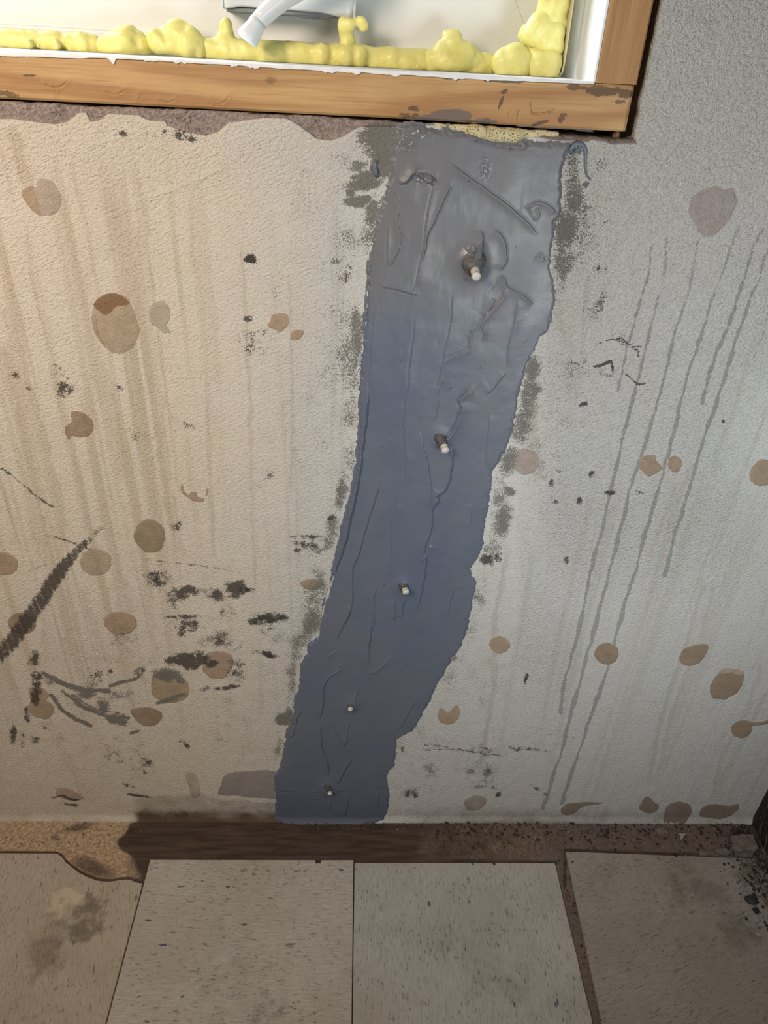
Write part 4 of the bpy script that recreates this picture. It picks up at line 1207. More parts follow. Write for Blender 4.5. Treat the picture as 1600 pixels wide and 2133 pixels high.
def jamb():
    nz = 160
    z0 = float(sill_top(.205)) + .0004
    bm = bmesh.new()
    lean = 0.0035 / .06
    prev = None
    vs = []
    for k in range(nz):
        z = z0 + (2.2 - z0) * (k / (nz - 1)) ** 1.6
        d = .0
        ring = [(JX0 + d, .150), (JX0 + d, -.001), (JX0 + .0015 + d, -.0025), (JX1 - .0015 + d, -.0025), (JX1 + d, -.001), (JX1 + d, .150)]
        vs.append([bm.verts.new((a, b, z)) for a, b in ring])
    for k in range(nz - 1):
        for j in range(6):
            j2 = (j + 1) % 6
            bm.faces.new((vs[k][j], vs[k][j2], vs[k + 1][j2], vs[k + 1][j]))
    bm.faces.new(vs[0])
    bm.faces.new(vs[-1][::-1])
    return bm_obj('trim_2', bm, WOODZ)


jb = jamb()
tag(jb, 'upright pine jamb board at the right of the window, white on its inner face', 'jamb', kind='structure')
bm = bmesh.new()
zj = float(sill_top(.19)) + .001
box_bm(bm, (JX0 - .0013, -.0022, zj), (JX0 - .0001, .145, 2.15), .0004, 1)
box_bm(bm, (JX0 - .0013, -.0032, zj), (JX0 + .0008, -.0024, 2.15), .0003, 1)
o = bm_obj('paint_film', bm, WHITE, jb)
o['label'] = 'white painted inner face of the jamb'

# ================================================================== WINDOW
WY = .100                                   # face of the vinyl frame
ZW0 = 1.0135
win = empty('window_1', (-.1, WY, 1.02))
tag(win, 'cream white vinyl casement window frame above the pine sill', 'window', kind='structure')
tilt = lambda x: -.0090 * (x - .19)
MIT = W(1090, 45, WY)                       # where the bottom and side rails meet in a mitre
MX, MZ = MIT[0], MIT[2]


def extrude_x(name, prof, x0, x1f, m, parent):
    """profile (y, z) swept along x, the right end cut to x1f(z)"""
    bm = bmesh.new()
    a = [bm.verts.new((x0, y, z + tilt(x0))) for y, z in prof]
    b = [bm.verts.new((x1f(z), y, z + tilt(x1f(z)))) for y, z in prof]
    n = len(prof)
    for i in range(n):
        j = (i + 1) % n
        bm.faces.new((a[i], a[j], b[j], b[i]))
    bm.faces.new(a[::-1])
    bm.faces.new(b)
    return bm_obj(name, bm, m, parent)


ztop = 1.080
ledge = W(500, 88, WY - .004)[2] - tilt(W(500, 88, WY - .004)[0])
prof = [(WY - .006, .985), (WY - .006, ledge), (WY - .003, ledge + .0006), (WY - .003, ledge + .0026), (WY, ledge + .0032), (WY + .001, ztop), (WY + .06, ztop), (WY + .06, .985)]
extrude_x('bottom_rail', prof, -.9, lambda z: MX - .0002 + (MZ - z) * .62 if z < ztop + 1 else MX, VINYL, win)
# side rail
bm = bmesh.new()
pl = [(MX + (MZ - .985) * .62, .985), (.2, .985), (.2, 1.95), (MX - .030, 1.95), (MX - .030, MZ + .030 / .62)]
f0 = [bm.verts.new((x, WY, z + tilt(x))) for x, z in pl]
f1 = [bm.verts.new((x, WY + .06, z + tilt(x))) for x, z in pl]
for i in range(len(pl)):
    j = (i + 1) % len(pl)
    bm.faces.new((f0[i], f0[j], f1[j], f1[i]))
bm.faces.new(f0)
bm.faces.new(f1[::-1])
bm_obj('side_rail', bm, VINYL, win)
# sash and pane above (mostly out of the photograph)
bm = bmesh.new()
box_bm(bm, (-.9, WY + .012, ztop), (MX - .028, WY + .05, ztop + .022), .003)
box_bm(bm, (MX - .05, WY + .012, ztop + .022), (MX - .028, WY + .05, 1.95), .003)
bm_obj('sash', bm, VINYL, win)
gl = G('window_glass')
tr = gl.node('ShaderNodeBsdfTransparent', {'Color': (0.93, 0.96, 0.95)})
gs = gl.node('ShaderNodeBsdfGlossy', {'Roughness': 0.02})
lw = gl.node('ShaderNodeLayerWeight', {'Blend': 0.5})
fac = gl.math('ADD', gl.math('MULTIPLY', gl.math('POWER', lw.outputs['Facing'], 4.0), .55), .04)
mx = gl.node('ShaderNodeMixShader')
gl.t.links.new(fac, mx.inputs[0])
gl.t.links.new(tr.outputs[0], mx.inputs[1])
gl.t.links.new(gs.outputs[0], mx.inputs[2])
gl.t.links.new(mx.outputs[0], gl.t.nodes['Material Output'].inputs[0])
bm = bmesh.new()
box_bm(bm, (-.9, WY + .028, ztop + .018), (MX - .046, WY + .033, 1.95))
bm_obj('glass_pane', bm, gl.m, win)

# casement operator: cover with an arched lower lip, dark hollow below, folded crank handle
opx0, opx1 = W(459, 10, WY - .030)[0], W(741, 38, WY - .030)[0]
zl = W(460, 17, WY - .030)[2]
zr = W(740, 44, WY - .030)[2]
nx = 60
bm = bmesh.new()
rows = []
for i in range(nx + 1):
    u = i / nx
    x = opx0 + (opx1 - opx0) * u
    zb = zl + (zr - zl) * u
    arch = (.0022 + .0020 * u) * (sst(np.array(u), 0.02, .16) * sst(np.array(u), .985, .72))
    end = min(u, 1 - u) * (opx1 - opx0)
    yo = WY - .030 + .010 * max(0, 1 - end / .006) ** 2
    ring = [(WY - .0005, zb + .062), (WY - .012, zb + .060), (yo + .004, zb + .050), (yo, zb + .040), (yo, zb + .010), (yo + .0006, zb + float(arch) + .0015), (yo + .0022, zb + float(arch)), (yo + .0042, zb + float(arch) + .0015),
            (yo + .0042, zb + .0045), (WY - .0005, zb + .0045)]
    rows.append([bm.verts.new((x, a, b)) for a, b in ring])
nr = len(rows[0])
for i in range(nx):
    for j in range(nr):
        j2 = (j + 1) % nr
        bm.faces.new((rows[i][j], rows[i][j2], rows[i + 1][j2], rows[i + 1][j]))
bm.faces.new(rows[0])
bm.faces.new(rows[-1][::-1])
op = bm_obj('crank_operator', bm, HARD, win, True)
# end cheeks of the cover and the hollow mechanism under it, its shade painted as dark plastic
bm = bmesh.new()
for xe, zc in ((opx0, zl), (opx1 - .0022, zr)):
    box_bm(bm, (xe, WY - .0275, zc + .0002), (xe + .0022, WY - .0005, zc + .014), .0006, 1)
bm_obj('end_cheek', bm, HARD, op)
bm = bmesh.new()
box_bm(bm, (opx0 + .004, WY - .025, zr + .0020), (opx1 - .004, WY - .001, zr + .0060), .0008, 1)
box_bm(bm, (opx0 + .068, WY - .024, zr + .0006), (opx0 + .092, WY - .010, zr + .0030), .0005, 1)
bm_obj('mechanism', bm, CAVITY, op)
# handle: a flattened curved arm ending in a flared grip
H = [(760, -70, .064), (715, -55, .052), (672, -42, .046), (632, -26, .043), (596, -5, .041), (568, 16, .0395), (548, 34, .038), (538, 46, .037)]
tube('crank_arm', [W(a, b, y) for a, b, y in H], [.0075, .0085, .0092, .0096, .0096, .0094, .0090, .0088], HARD, op, 16, False, .75)
K = [(538.3, 45.2, .037), (534, 53, .0362), (528, 62, .0355), (521, 73, .0345), (516, 81, .034), (514.4, 84, .0338), (513.6, 85.6, .0338)]
tube('crank_knob', [W(a, b, y) for a, b, y in K], [.0090, .0091, .0096, .0108, .0113, .0104, .0070], HARD, op, 18, False, .78)
# thin cream fin showing between the foam and the jamb
fin = []
for a, b, y in [(1130, 163, .052), (1150, 163, .050), (1162, 160, .049), (1170, 150, .048), (1174, 135, .047), (1178, 110, .047), (1183, 75, .047), (1188, 40, .047), (1193, 5, .047), (1200, -60, .047)]:
    fin.append(W(a, b, y))
bm = bmesh.new()
A = [[bm.verts.new((p[0] + d, p[1] + e, p[2] - d * .4)) for d, e in ((0, 0), (.0012, 0), (.0012, .012), (0, .012))] for p in fin]
for i in range(len(A) - 1):
    for j in range(4):
        bm.faces.new((A[i][j], A[i][(j + 1) % 4], A[i + 1][(j + 1) % 4], A[i + 1][j]))
bm.faces.new(A[0])
bm.faces.new(A[-1][::-1])
FIN = mat_simple('cream_fin', (0.62, 0.56, 0.36), (0.68, 0.62, 0.44), 200, .6, .0004)
bm_obj('mounting_fin', bm, FIN, win)

# ================================================================== SPRAY FOAM
foam = empty('spray_foam', W(600, 120, .06))
tag(foam, 'bead of yellow expanding foam sealing the window frame to the sill and jamb', 'foam')


def foam_part(name, balls, label=None, voxel=.0015, smooth=10, seed=0, rough=.0012, mat=None, parent=foam):
    """balls: (px, py, depth y, radius px[, squash]) fused into one skin"""
    bm = bmesh.new()
    for b in balls:
        px, py, y, r = b[:4]
        r = r * 1.14 if mat is None else r
        sx, sz = (b[4], b[5]) if len(b) > 5 else (1, 1)
        c = W(px, py, y)
        rm_ = r * (np.linalg.norm(c - CAM) * (ray(px, py) @ FWD) / np.linalg.norm(ray(px, py))) / F_PX
        mm = Matrix.Translation(c) @ Matrix.Diagonal((rm_ * sx, min(rm_, .022), rm_ * sz, 1))
        bmesh.ops.create_icosphere(bm, subdivisions=3, radius=1, matrix=mm)
    me = bpy.data.meshes.new('tmp')
    bm.to_mesh(me)
    bm.free()
    t = bpy.data.objects.new('tmp', me)
    C.objects.link(t)
    m1 = t.modifiers.new('r', 'REMESH')
    m1.mode = 'VOXEL'
    m1.voxel_size = voxel
    m2 = t.modifiers.new('s', 'SMOOTH')
    m2.iterations = smooth
    m2.factor = .5
    dg = bpy.context.evaluated_depsgraph_get()
    me2 = bpy.data.meshes.new_from_object(t.evaluated_get(dg))
    bpy.data.objects.remove(t)
    bpy.data.meshes.remove(me)
    me2.name = name
    co = np.empty(len(me2.vertices) * 3, np.float32)
    me2.vertices.foreach_get('co', co)
    co = co.reshape(-1, 3)
    nn = np.empty(len(me2.vertices) * 3, np.float32)
    me2.vertices.foreach_get('normal', nn)
    nn = nn.reshape(-1, 3)
    d = rough * fbm(co[:, 0] * 120 + co[:, 1] * 70, co[:, 2] * 120 + co[:, 1] * 50, 2, 80 + seed)
    co = co + nn * d[:, None]
    if mat is None:
        co[:, 2] = np.maximum(co[:, 2], sill_top(co[:, 0]) + .0021)
        co[:, 1] = np.minimum(co[:, 1], WY + .002)
    me2.vertices.foreach_set('co', co.astype(np.float32).ravel())
    me2.update()
    me2.polygons.foreach_set('use_smooth', np.ones(len(me2.polygons), bool))
    o = link(name, me2, mat or FOAM, parent)
    if label:
        o['label'] = label
    return o


Y0 = .070
foam_part('foam_bead', [(x, 82 + (x + 60) * .004, Y0, 17) for x in range(-320, -20, 12)] + [(x, 80 + x * .055, Y0, 17 - 3 * (x < 20)) for x in range(-20, 130, 10)] + [(150, 88, Y0, 18), (172, 89, Y0 - .003, 19), (195, 91, Y0, 16), (60, 92, Y0 - .012, 8), (118, 94, Y0 - .012, 8), (80, 96, Y0 - .014, 5)], seed=1)
foam_part('foam_lump', [(212, 94, Y0, 14), (222, 93, Y0 - .002, 16), (300, 96, Y0 - .002, 15), (310, 97, Y0, 13), (238, 88, Y0 - .004, 19), (262, 84, Y0 - .006, 26), (286, 90, Y0 - .003, 20), (250, 66, Y0, 12), (272, 66, Y0, 12), (262, 98, Y0 - .008, 16, 2.2, .6)], 'dirty rounded lump', seed=2)
foam_part('foam_lump', [(330, 86, Y0 - .006, 21), (345, 76, Y0 - .004, 16), (372, 74, Y0 - .006, 26), (395, 88, Y0 - .008, 26), (412, 98, Y0 - .006, 20), (356, 98, Y0 - .008, 18, 2, .7)], 'large smooth lump', seed=3)
foam_part('foam_bead', [(x, 102 + (x - 430) * .054, Y0 - .002, 19 - 1.0 * math.sin(x * .05)) for x in range(432, 1025, 9)] + [(470, 92, Y0, 22), (471, 76, Y0, 15), (471, 62, Y0, 13), (471, 52, Y0, 12.5), (580, 112, Y0 - .006, 18), (670, 112, Y0 - .008, 17), (675, 104, Y0 - .002, 13), (720, 115, Y0 - .010, 18), (750, 118, Y0 - .008, 17), (697, 129, Y0 - .018, 4.5), (510, 106, Y0, 18), (820, 122, Y0 - .004, 18), (845, 124, Y0 - .004, 17)],
          'long bead along the middle of the sill', seed=4)
foam_part('foam_lump', [(724, 104, Y0, 17), (724, 90, Y0, 15.5), (722, 76, Y0, 14.5), (718, 60, Y0 - .004, 12), (730, 52, Y0 - .006, 11), (716, 46, Y0 - .004, 11), (750, 44, Y0 - .006, 10), (756, 54, Y0 - .006, 9), (742, 46, Y0 - .006, 8)], 'knobbly upright stub under the crank cover', seed=5, rough=.0016)
foam_part('foam_lump', [(900, 124, Y0 - .004, 20), (925, 114, Y0 - .006, 24), (942, 96, Y0 - .006, 22), (945, 80, Y0 - .004, 15), (930, 74, Y0 - .002, 9), (955, 74, Y0 - .002, 9), (968, 116, Y0 - .006, 24), (990, 128, Y0 - .004, 19), (945, 128, Y0 - .010, 20, 2, .8), (870, 138, Y0 - .016, 5)], 'tall broad mound', seed=6)
foam_part('foam_lump', [(1052, 130, Y0 - .012, 25), (1072, 122, Y0 - .014, 26), (1082, 134, Y0 - .014, 25), (1056, 142, Y0 - .014, 20), (1088, 112, Y0 - .010, 14)], 'smooth glossy pillow left of the corner', smooth=10, seed=7, rough=.0005)
foam_part('foam_lump', [(1126, 136, Y0 - .016, 26), (1142, 132, Y0 - .016, 26), (1120, 116, Y0 - .012, 17), (1145, 146, Y0 - .018, 20), (1122, 150, Y0 - .018, 16), (1108, 108, Y0 - .010, 11)], 'smooth pillow in the corner', smooth=10, seed=8, rough=.0005)
foam_part('foam_lump', [(1112, 70, Y0 - .012, 22), (1124, 54, Y0 - .012, 24), (1150, 70, Y0 - .012, 24), (1140, 88, Y0 - .014, 22), (1156, 98, Y0 - .014, 18), (1098, 80, Y0 - .004, 14), (1088, 74, Y0 - .002, 9), (1094, 60, Y0 - .002, 9)], 'bulge creeping up the side', smooth=7, seed=9, rough=.0006)
foam_part('foam_lump', [(1150, 34, Y0 - .008, 26), (1160, 10, Y0 - .008, 26), (1140, 20, Y0 - .006, 20), (1166, 50, Y0 - .008, 17), (1150, -12, Y0 - .006, 26), (1158, -40, Y0 - .006, 26), (1166, -75, Y0 - .006, 26), (1172, -110, Y0 - .006, 26)] + [(1176 + i * 7, -140 - 32 * i, Y0 - .006, 24 + 3 * math.sin(i * 1.7)) for i in range(14)], 'upper lump running up the side', smooth=8, seed=10, rough=.0007)

# cut-off foam wedged in the gap under the sill
plug = foam_part('foam_plug', [(x, 262 + (x - 940) * .075 + 11 * math.exp(-((x - 1040) / 75) ** 2), .002, 5 + 11 * math.exp(-((x - 1035) / 75) ** 2), 1.4, 1.0) for x in range(900, 1160, 6)],
                 voxel=.0012, smooth=3, seed=11, rough=.0016, mat=CUTFOAM, parent=None)
tag(plug, 'sliver of trimmed porous cream foam wedged between sill board and grey patch', 'foam')

# ================================================================== FLOOR
def build_floor():
    s = .0028
    xs = np.concatenate([np.linspace(-1.3, -.62, 20)[:-1], np.arange(-.62, WR + .02, s)])
    ys = np.concatenate([np.linspace(-2.2, -.40, 30)[:-1], np.arange(-.40, .012, s)])
    X, Y = np.meshgrid(xs, ys, indexing='ij')
    x = X.ravel()
    y = Y.ravel()
    P2 = proj(np.stack([x, y, 0 * x], -1))
    px, py = P2[:, 0], P2[:, 1]
    z = .0007 * fbm(x * 40, y * 40, 3, 90) - .0004
    left = sst(px, 330, 60)
    z += left * (.0010 * fbm(x * 130, y * 130, 2, 92) + .0012 * sst(y, -.05, -.01))
    z = np.where(y < -.07, np.minimum(z, .0006), z)
    # wet dark stain spreading from below the patch
    j = 14 * fbm(px / 30, py / 30, 2, 95)
    lx = np.interp(py, [1690, 1715, 1740, 1770, 1800, 1850], [285, 262, 240, 236, 268, 300])
    wet = sst(px + j, lx - 8, lx + 34) * sst(px, 1010, 780)
    wet = np.maximum(wet, .62 * sst(px, 700, 820) * sst(px, 1260, 900))
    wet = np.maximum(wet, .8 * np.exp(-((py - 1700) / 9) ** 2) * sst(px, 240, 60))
    wet = np.maximum(wet, .85 * sst(px, 1480, 1560) * sst(py, 1830, 1730))
    wet = np.maximum(wet, .55 * sst(px, 1560, 1600) * sst(py, 1990, 1880))
    sand = sst(px, 330, 240) * (.85 - .35 * sst(py, 1715, 1690))
    sand = sand * (1 - .9 * np.exp(-((blob(P2, 195, 1808, 44, 20, .35)) ** 2) * 1.2)) * (1 - .75 * np.exp(-(blob(P2, 160, 1725, 40, 8, -.2)) ** 2)) * (1 - .6 * np.exp(-(blob(P2, 115, 1745, 12, 8)) ** 2))
    dust = np.clip(sst(px, 900, 1200) * .62 + .5 * np.exp(-((blob(P2, 195, 1808, 50, 22, .35)) ** 2)), 0, 1)
    dust = np.maximum(dust, .55 * sst(px, 1120, 1180))
    # shade along the tile edges painted into the slab colour, with packed grime
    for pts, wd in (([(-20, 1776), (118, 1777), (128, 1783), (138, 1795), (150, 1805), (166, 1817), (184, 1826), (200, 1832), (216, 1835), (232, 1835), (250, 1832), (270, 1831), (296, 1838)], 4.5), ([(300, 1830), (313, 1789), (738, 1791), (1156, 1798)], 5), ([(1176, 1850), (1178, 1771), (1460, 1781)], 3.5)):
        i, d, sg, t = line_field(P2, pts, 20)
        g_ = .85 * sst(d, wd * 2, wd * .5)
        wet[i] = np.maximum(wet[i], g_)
    F = grid_faces(len(xs), len(ys))
    me = np_mesh('floor', np.stack([x, y, z], -1), F)
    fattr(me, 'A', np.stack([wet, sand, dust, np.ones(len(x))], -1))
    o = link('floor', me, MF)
    return tag(o, 'bare grimy concrete floor slab along the foot of the wall', 'floor', kind='structure')


floor = build_floor()

TZ = .0032
PALE, GREY_ = S(196, 180, 154), S(170, 158, 138)


def tile_obj(outline, m, z=TZ, tiltv=(0, 0)):
    """outline: (x, y) points anticlockwise seen from above; bevelled edge, rough underside"""
    bm = bmesh.new()
    n = len(outline)
    o_ = np.array(outline)
    c = o_.mean(0)
    rings = [(1.0, -.0002), (1.0, z - .0007), (1.0, z)]
    vs = []
    for k, (f, zz) in enumerate(rings):
        ring = []
        for q in o_:
            v = q - c
            L = np.linalg.norm(v)
            f2 = 1 - (.0007 / L if k == 2 else 0)
            p = c + v * f2
            dz = tiltv[0] * (p[0] - c[0]) + tiltv[1] * (p[1] - c[1]) if k else 0
            ring.append(bm.verts.new((p[0], p[1], zz + dz)))
        vs.append(ring)
    for k in range(2):
        for i in range(n):
            j = (i + 1) % n
            bm.faces.new((vs[k][i], vs[k][j], vs[k + 1][j], vs[k + 1][i]))
    bm.faces.new(vs[2])
    bm.faces.new(vs[0][::-1])
    return bm_obj('floor_tile', bm, m, floor)


def ragged(p, q, n, amp, seed):
    """points from p to q (q left out), chipped by amp"""
    p, q = np.array(p), np.array(q)
    d = q - p
    nrm = np.array([-d[1], d[0]]) / np.linalg.norm(d)
    out = []
    for i in range(n):
        t = i / n
        k = 0 if i == 0 else amp * fbm(np.array([t * n * .6 + seed * 7.1]), np.array([seed * 3.3]), 2, seed)[0]
        out.append(p + d * t + nrm * k)
    return out


f2 = lambda px, py: FL(px, py, TZ)[:2]
T = .3046
a, b = f2(313, 1790), f2(737, 1792)
x0, x1, yt = a[0], b[0], (a[1] + b[1]) / 2
# second tile from the left (streaks run across)
nx_ = f2(663, 1792)[0]
notch = [(x1 - .0002, yt), (nx_ + .0045, yt), (nx_ + .0040, yt - .0045), (nx_ - .0030, yt - .0050), (nx_ - .0045, yt)]
tile_obj([(x0, yt - T), (x1, yt - T)] + notch + [(x0, yt)], mat_tile('vinyl_tile_across', 0, (0.43, 0.395, 0.345), (0.56, 0.52, 0.455), .22, 1.0, [(560, 2100, .05, (0.20, .17, .15), 0.02, .2, 70)]))
# third tile (streaks run towards the viewer)
a, b = f2(741.5, 1795), f2(1156, 1799)
y3 = (a[1] + b[1]) / 2
x3, x4 = x1 + .0012, b[0]
R3 = [tuple(q) for q in ragged((x4, y3 - T), (x4, y3), 24, .0009, 3)]
tile_obj([(x3, y3 - T)] + R3 + [(x4, y3), (x3, y3)], mat_tile('vinyl_tile_lengthwise', 90, (0.41, 0.39, 0.34), (0.51, 0.485, 0.43), .26, 2.0))
# fourth tile, turned slightly, right of the gap
ang = math.radians(-2.25)
p0 = f2(1178, 1773)
dx, dy = np.array([math.cos(ang), math.sin(ang)]), np.array([math.sin(ang), -math.cos(ang)])
q = [p0 + dy * T, p0 + dy * T + dx * T, p0 + dx * T, p0]
tile_obj([tuple(v) for v in q], mat_tile('vinyl_tile_brown', -18, (0.30, 0.260, 0.225), (0.38, 0.33, 0.288), .06, 3.0, [(1450, 1850, .09, (0.12, .085, .065), -.02, .2, 20), (1540, 1950, .07, (0.12, .085, .065), -.02, .2, 26), (1600, 1840, .085, (0.07, .05, .042), -.10, .12, 40)]), TZ, (0, 0))
# first tile with its broken corner
bite = [(292, 1840), (284, 1838), (274, 1833), (262, 1832), (250, 1833), (232, 1836), (216, 1836), (200, 1833), (184, 1827), (166, 1818), (150, 1806), (138, 1796), (128, 1784), (120, 1778)]
bp = [tuple(f2(u, v)) for u, v in bite]
yl = f2(60, 1777)[1]
xr_ = x0 - .0016
o1 = [(xr_ - T, yl - T), (xr_, yl - T), (xr_, bp[0][1])] + bp[1:] + [(f2(120, 1777)[0] - .002, yl), (xr_ - T, yl)]
tile_obj(o1, mat_tile('vinyl_tile_scuffed', 78, (0.41, 0.35, 0.275), (0.51, 0.44, 0.355), .03, 4.0,
                      [(132, 1885, .055, (0.66, .54, .39), .0, .10, 45), (175, 1920, .075, (0.085, .062, .042), -.01, .14, 40), (110, 1960, .10, (0.14, .105, .075), 0, .2, 26)]))

# ================================================================== RIGHT WALL / dark board
def mat_darkboard():
    g = G('peeling_dark_board')
    n = g.noise(1.0, 4, .6, g.mapping((30, 160, 26), (math.radians(20), 0, 0)))
    n2 = g.noise(120, 3, .6)
    col = g.mix(g.sm(n2, .4, .7), (0.022, 0.015, 0.015), (0.055, 0.036, 0.034))
    col = g.mix(g.math('MULTIPLY', g.sm(n, .62, .66), .8), col, (0.17, 0.13, 0.10))
    return g.out(col, .7, g.bump(n, .001, .6), .3)


DARKB = mat_darkboard()
bm = bmesh.new()
box_bm(bm, (WR, -2.2, -.01), (WR + .10, .0, 2.3))
o = bm_obj('wall_right', bm, DARKB)
tag(o, 'dark brown peeling side wall at the right hand corner', 'wall', kind='structure')
# low dark skirting board standing off the corner, its grain ridged
bm = bmesh.new()
ny = 60
rows = []
for i in range(ny + 1):
    y = -.006 - (1.0) * i / ny
    k = .0003 * math.sin(i * 2.3) + .0003 * math.sin(i * 5.1)
    rows.append([bm.verts.new(v) for v in ((WR - .0005, y, 0.0005), (WR - .0014 + k, y, .0005), (WR - .0016 + k, y, .060), (WR - .0014 + k, y, .100), (WR - .0015, y, .118), (WR - .0005, y, .119))])
for i in range(ny):
    for j in range(6):
        bm.faces.new((rows[i][j], rows[i][(j + 1) % 6], rows[i + 1][(j + 1) % 6], rows[i + 1][j]))
bm.faces.new(rows[0])
bm.faces.new(rows[-1][::-1])
o = bm_obj('baseboard_right', bm, DARKB)
tag(o, 'blackened baseboard with pale scratches at the right edge', 'baseboard', kind='structure')

# ================================================================== DEBRIS
def slab_piece(name, pts, z0, th, m, label, cat, tilt_=(0, 0), seed=0, group=None):
    """broken flat piece: outline (photo points on the floor), irregular thickness"""
    P = np.array([FL(a, b, z0)[:2] for a, b in pts])
    c = P.mean(0)
    bm = bmesh.new()
    rr = random.Random(seed)
    low = [bm.verts.new((p[0] + rr.uniform(-.0008, .0008), p[1] + rr.uniform(-.0008, .0008), max(.0004, z0 - th + tilt_[0] * (p[0] - c[0]) + tilt_[1] * (p[1] - c[1])))) for p in P]
    top = [bm.verts.new((p[0], p[1], z0 + tilt_[0] * (p[0] - c[0]) + tilt_[1] * (p[1] - c[1]) + rr.uniform(-.0003, .0003))) for p in P]
    n = len(P)
    mid = bm.verts.new((c[0], c[1], z0 + .0006))
    for i in range(n):
        j = (i + 1) % n
        bm.faces.new((low[i], low[j], top[j], top[i]))
        bm.faces.new((top[i], top[j], mid))
    bm.faces.new(low[::-1])
    me_o = bm_obj(name, bm, m)
    return tag(me_o, label, cat, group)


CHIP2 = mat_simple('dull_chip', (0.15, 0.115, 0.10), (0.22, 0.175, 0.15), 140, .85, .0008, .2)
PALEC = mat_simple('pale_chip', (0.34, 0.29, 0.25), (0.44, 0.38, 0.33), 140, .85, .0006, .2)
DARKC = mat_simple('black_pebble', (0.012, 0.012, 0.016), (0.03, 0.03, 0.038), 140, .6, .0006, .4)
slab_piece('plaster_chip', [(1524, 1741), (1545, 1738), (1568, 1739), (1573, 1752), (1580, 1766), (1572, 1772), (1554, 1770), (1540, 1773), (1527, 1764)], .013, .006, CHIP2, 'largest brown plaster chip lying in the right corner', 'chip', (.02, .06), 1, 'plaster chips in the corner')
slab_piece('plaster_chip', [(1530, 1770), (1552, 1774), (1570, 1776), (1568, 1783), (1548, 1784), (1532, 1780)], .0062, .005, CHIP2, 'pale fragment propping up the largest chip in the right corner', 'chip', (0, 0), 2, 'plaster chips in the corner')
slab_piece('plaster_chip', [(1457, 1768), (1470, 1769), (1492, 1778), (1500, 1782), (1457, 1780)], .0048, .003, CHIP2, 'thin wedge-shaped chip at the back edge of the rightmost floor tile', 'chip', (0, 0), 3, 'plaster chips in the corner')
slab_piece('plaster_chip', [(1494, 1766), (1512, 1768), (1524, 1776), (1516, 1782), (1500, 1777), (1490, 1772)], .006, .003, CHIP2, 'small leaning chip just left of the largest chip', 'chip', (.2, 0), 4, 'plaster chips in the corner')
slab_piece('plaster_chip', [(1416, 1735), (1430, 1736), (1424, 1744), (1420, 1750)], .0035, .003, PALEC, 'tiny pale triangular chip on the slab near the right corner', 'chip', (0, 0), 5)
slab_piece('plaster_chip', [(1574, 1941), (1586, 1944), (1590, 1950), (1578, 1949)], TZ + .0022, .0022, PALEC, 'tiny pale chip lying on the brown tile at the right edge', 'chip', (0, 0), 6)
slab_piece('plaster_chip', [(1364, 1725), (1384, 1722), (1394, 1734), (1388, 1745), (1376, 1738)], .003, .0025, CHIP2, 'flat dull flake on the slab below the comma-shaped glue marks', 'chip', (0, 0), 7)


def pebble(px, py, rx, ry, rz, z, m, label, seed, name='pebble', axis=None):
    bm = bmesh.new()
    bmesh.ops.create_icosphere(bm, subdivisions=3, radius=1)
    rr = random.Random(seed)
    ph = [rr.uniform(0, 6) for _ in range(6)]
    for v in bm.verts:
        k = 1 + .13 * math.sin(3 * v.co.x + ph[0]) + .11 * math.sin(4 * v.co.y + ph[1]) + .10 * math.sin(5 * v.co.z + ph[2])
        v.co = Vector((v.co.x * rx * k, v.co.y * ry * k, max(-.7, v.co.z) * rz * k))
    p = FL(px, py, z) if axis is None else axis
    bmesh.ops.translate(bm, verts=bm.verts, vec=(p[0], p[1], (z if axis is None else p[2])))
    o = bm_obj(name, bm, m, None, True)
    return tag(o, label, 'pebble')


pebble(1575, 1897, .0046, .0034, .0030, TZ + .0022, DARKC, 'small shiny black pebble near the right edge of the floor', 1)
pebble(1564, 1875, .0085, .0065, .0045, TZ + .0032, mat_simple('grey_lump', (.030, .028, .034), (.06, .056, .062), 200, .8, .001, .2), 'dark grey clod beside the black pebble', 2)
pebble(1555, 1914, .0022, .0020, .0016, TZ + .0011, DARKC, 'tiny dark crumb on the brown tile in front of the black pebble', 3)
p = W(1283, 287, .004)
pebble(0, 0, .0034, .0034, .0042, 0, mat_simple('rusty_crumb', (0.16, 0.09, 0.06), (0.24, 0.15, 0.10), 200, .9, .0008, .2), 'rusty crumb in the corner of the gap below the pine sill', 4, 'mortar_crumb', (p[0], p[1], float(zs(p[0])) + .0032))
p = W(1270, 770, 0)

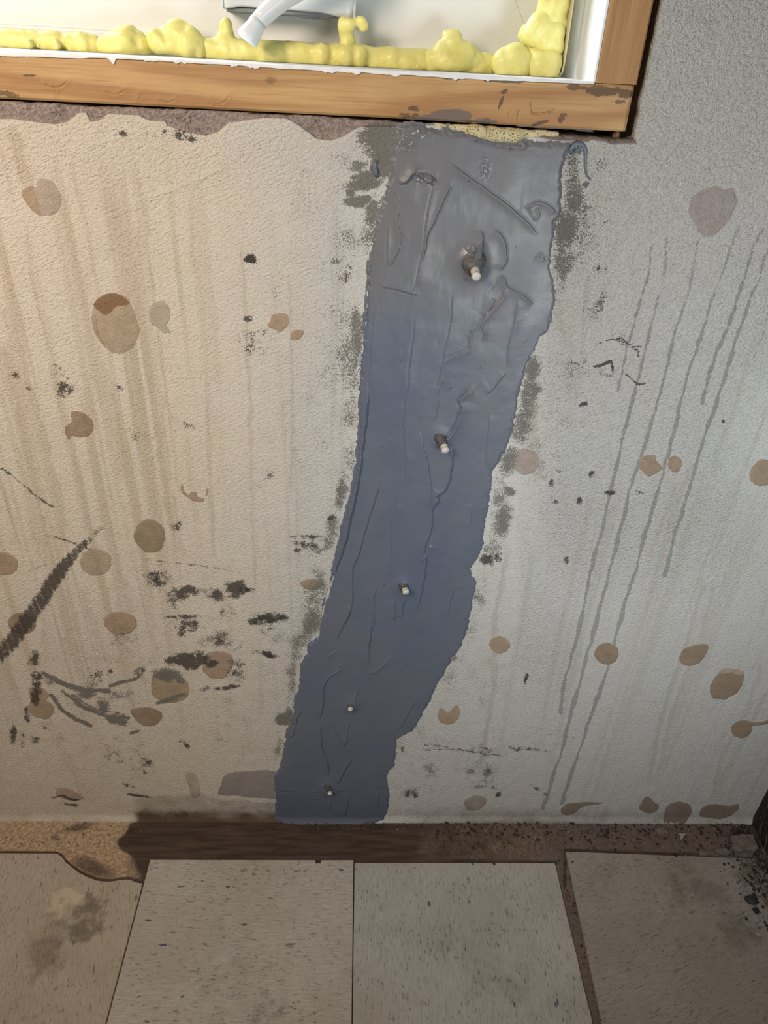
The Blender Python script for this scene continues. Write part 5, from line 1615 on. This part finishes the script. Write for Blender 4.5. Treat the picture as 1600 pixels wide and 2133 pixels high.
# loose dirt and grit: nobody could count it
def build_grit():
    rs = np.random.default_rng(5)
    pts = []

    def scatter(n, fx, fy, smin, smax):
        for _ in range(n):
            pts.append((fx(), fy(), smin + (smax - smin) * rs.random() ** 3))
    scatter(900, lambda: rs.uniform(.14, .645), lambda: -abs(rs.normal(0, .022)) - .004, .0005, .0026)
    scatter(1700, lambda: .650 - abs(rs.normal(0, .028)), lambda: rs.uniform(-.24, -.004), .0005, .0026)
    scatter(350, lambda: .648 - abs(rs.normal(0, .02)), lambda: rs.uniform(-.30, -.02), .0005, .0032)
    scatter(160, lambda: rs.uniform(.322, .336), lambda: rs.uniform(-.33, -.06), .0005, .0016)
    scatter(220, lambda: rs.uniform(-.10, .12), lambda: rs.uniform(-.02, -.004), .0005, .0018)
    scatter(160, lambda: rs.uniform(-.60, -.30), lambda: rs.uniform(-.05, -.004), .0004, .0013)
    scatter(120, lambda: rs.uniform(-.55, .62), lambda: rs.uniform(-.30, -.01), .0003, .0008)
    bm = bmesh.new()
    bmesh.ops.create_icosphere(bm, subdivisions=1, radius=1)
    unit = np.array([v.co[:] for v in bm.verts])
    uf = np.array([[v.index for v in f.verts] for f in bm.faces])
    bm.free()
    co = []
    fc = []
    col = []
    for i, (x, y, s) in enumerate(pts):
        if x > WR - .006 - s or y > -.006:
            continue
        on_tile = (y < -.07 and not (.318 < x < .338)) or (x > .34 and y < -.062)
        if on_tile and x > .60:
            on_tile = x < .643
        z = (TZ if on_tile else .0004) + s * .55
        k = 1 + .5 * (rs.random((len(unit), 1)) - .5)
        sc = np.array([1, .6 + .6 * rs.random(), .55 + .3 * rs.random()])
        a = rs.random() * 6.28
        u = unit * k * sc * s
        u = np.stack([u[:, 0] * math.cos(a) - u[:, 1] * math.sin(a), u[:, 0] * math.sin(a) + u[:, 1] * math.cos(a), u[:, 2]], -1)
        co.append(u + [x, y, z])
        fc.append(uf + i * 0 + len(unit) * (len(co) - 1))
        t = rs.random()
        c = (.05, .036, .032) if t < .60 else ((.13, .095, .08) if t < .95 else (.30, .26, .225))
        col.append(np.tile([*c, 1], (len(unit), 1)))
    me = np_mesh('grit', np.concatenate(co), np.concatenate(fc), False)
    fattr(me, 'A', np.concatenate(col))
    g = G('loose_grit')
    c = g.attr('A')[0]
    o = link('dirt_grit', me, g.out(c, .9, None, .2))
    return tag(o, 'loose brown dirt and grit along the foot of the wall and right corner', 'dirt', kind='stuff')


build_grit()
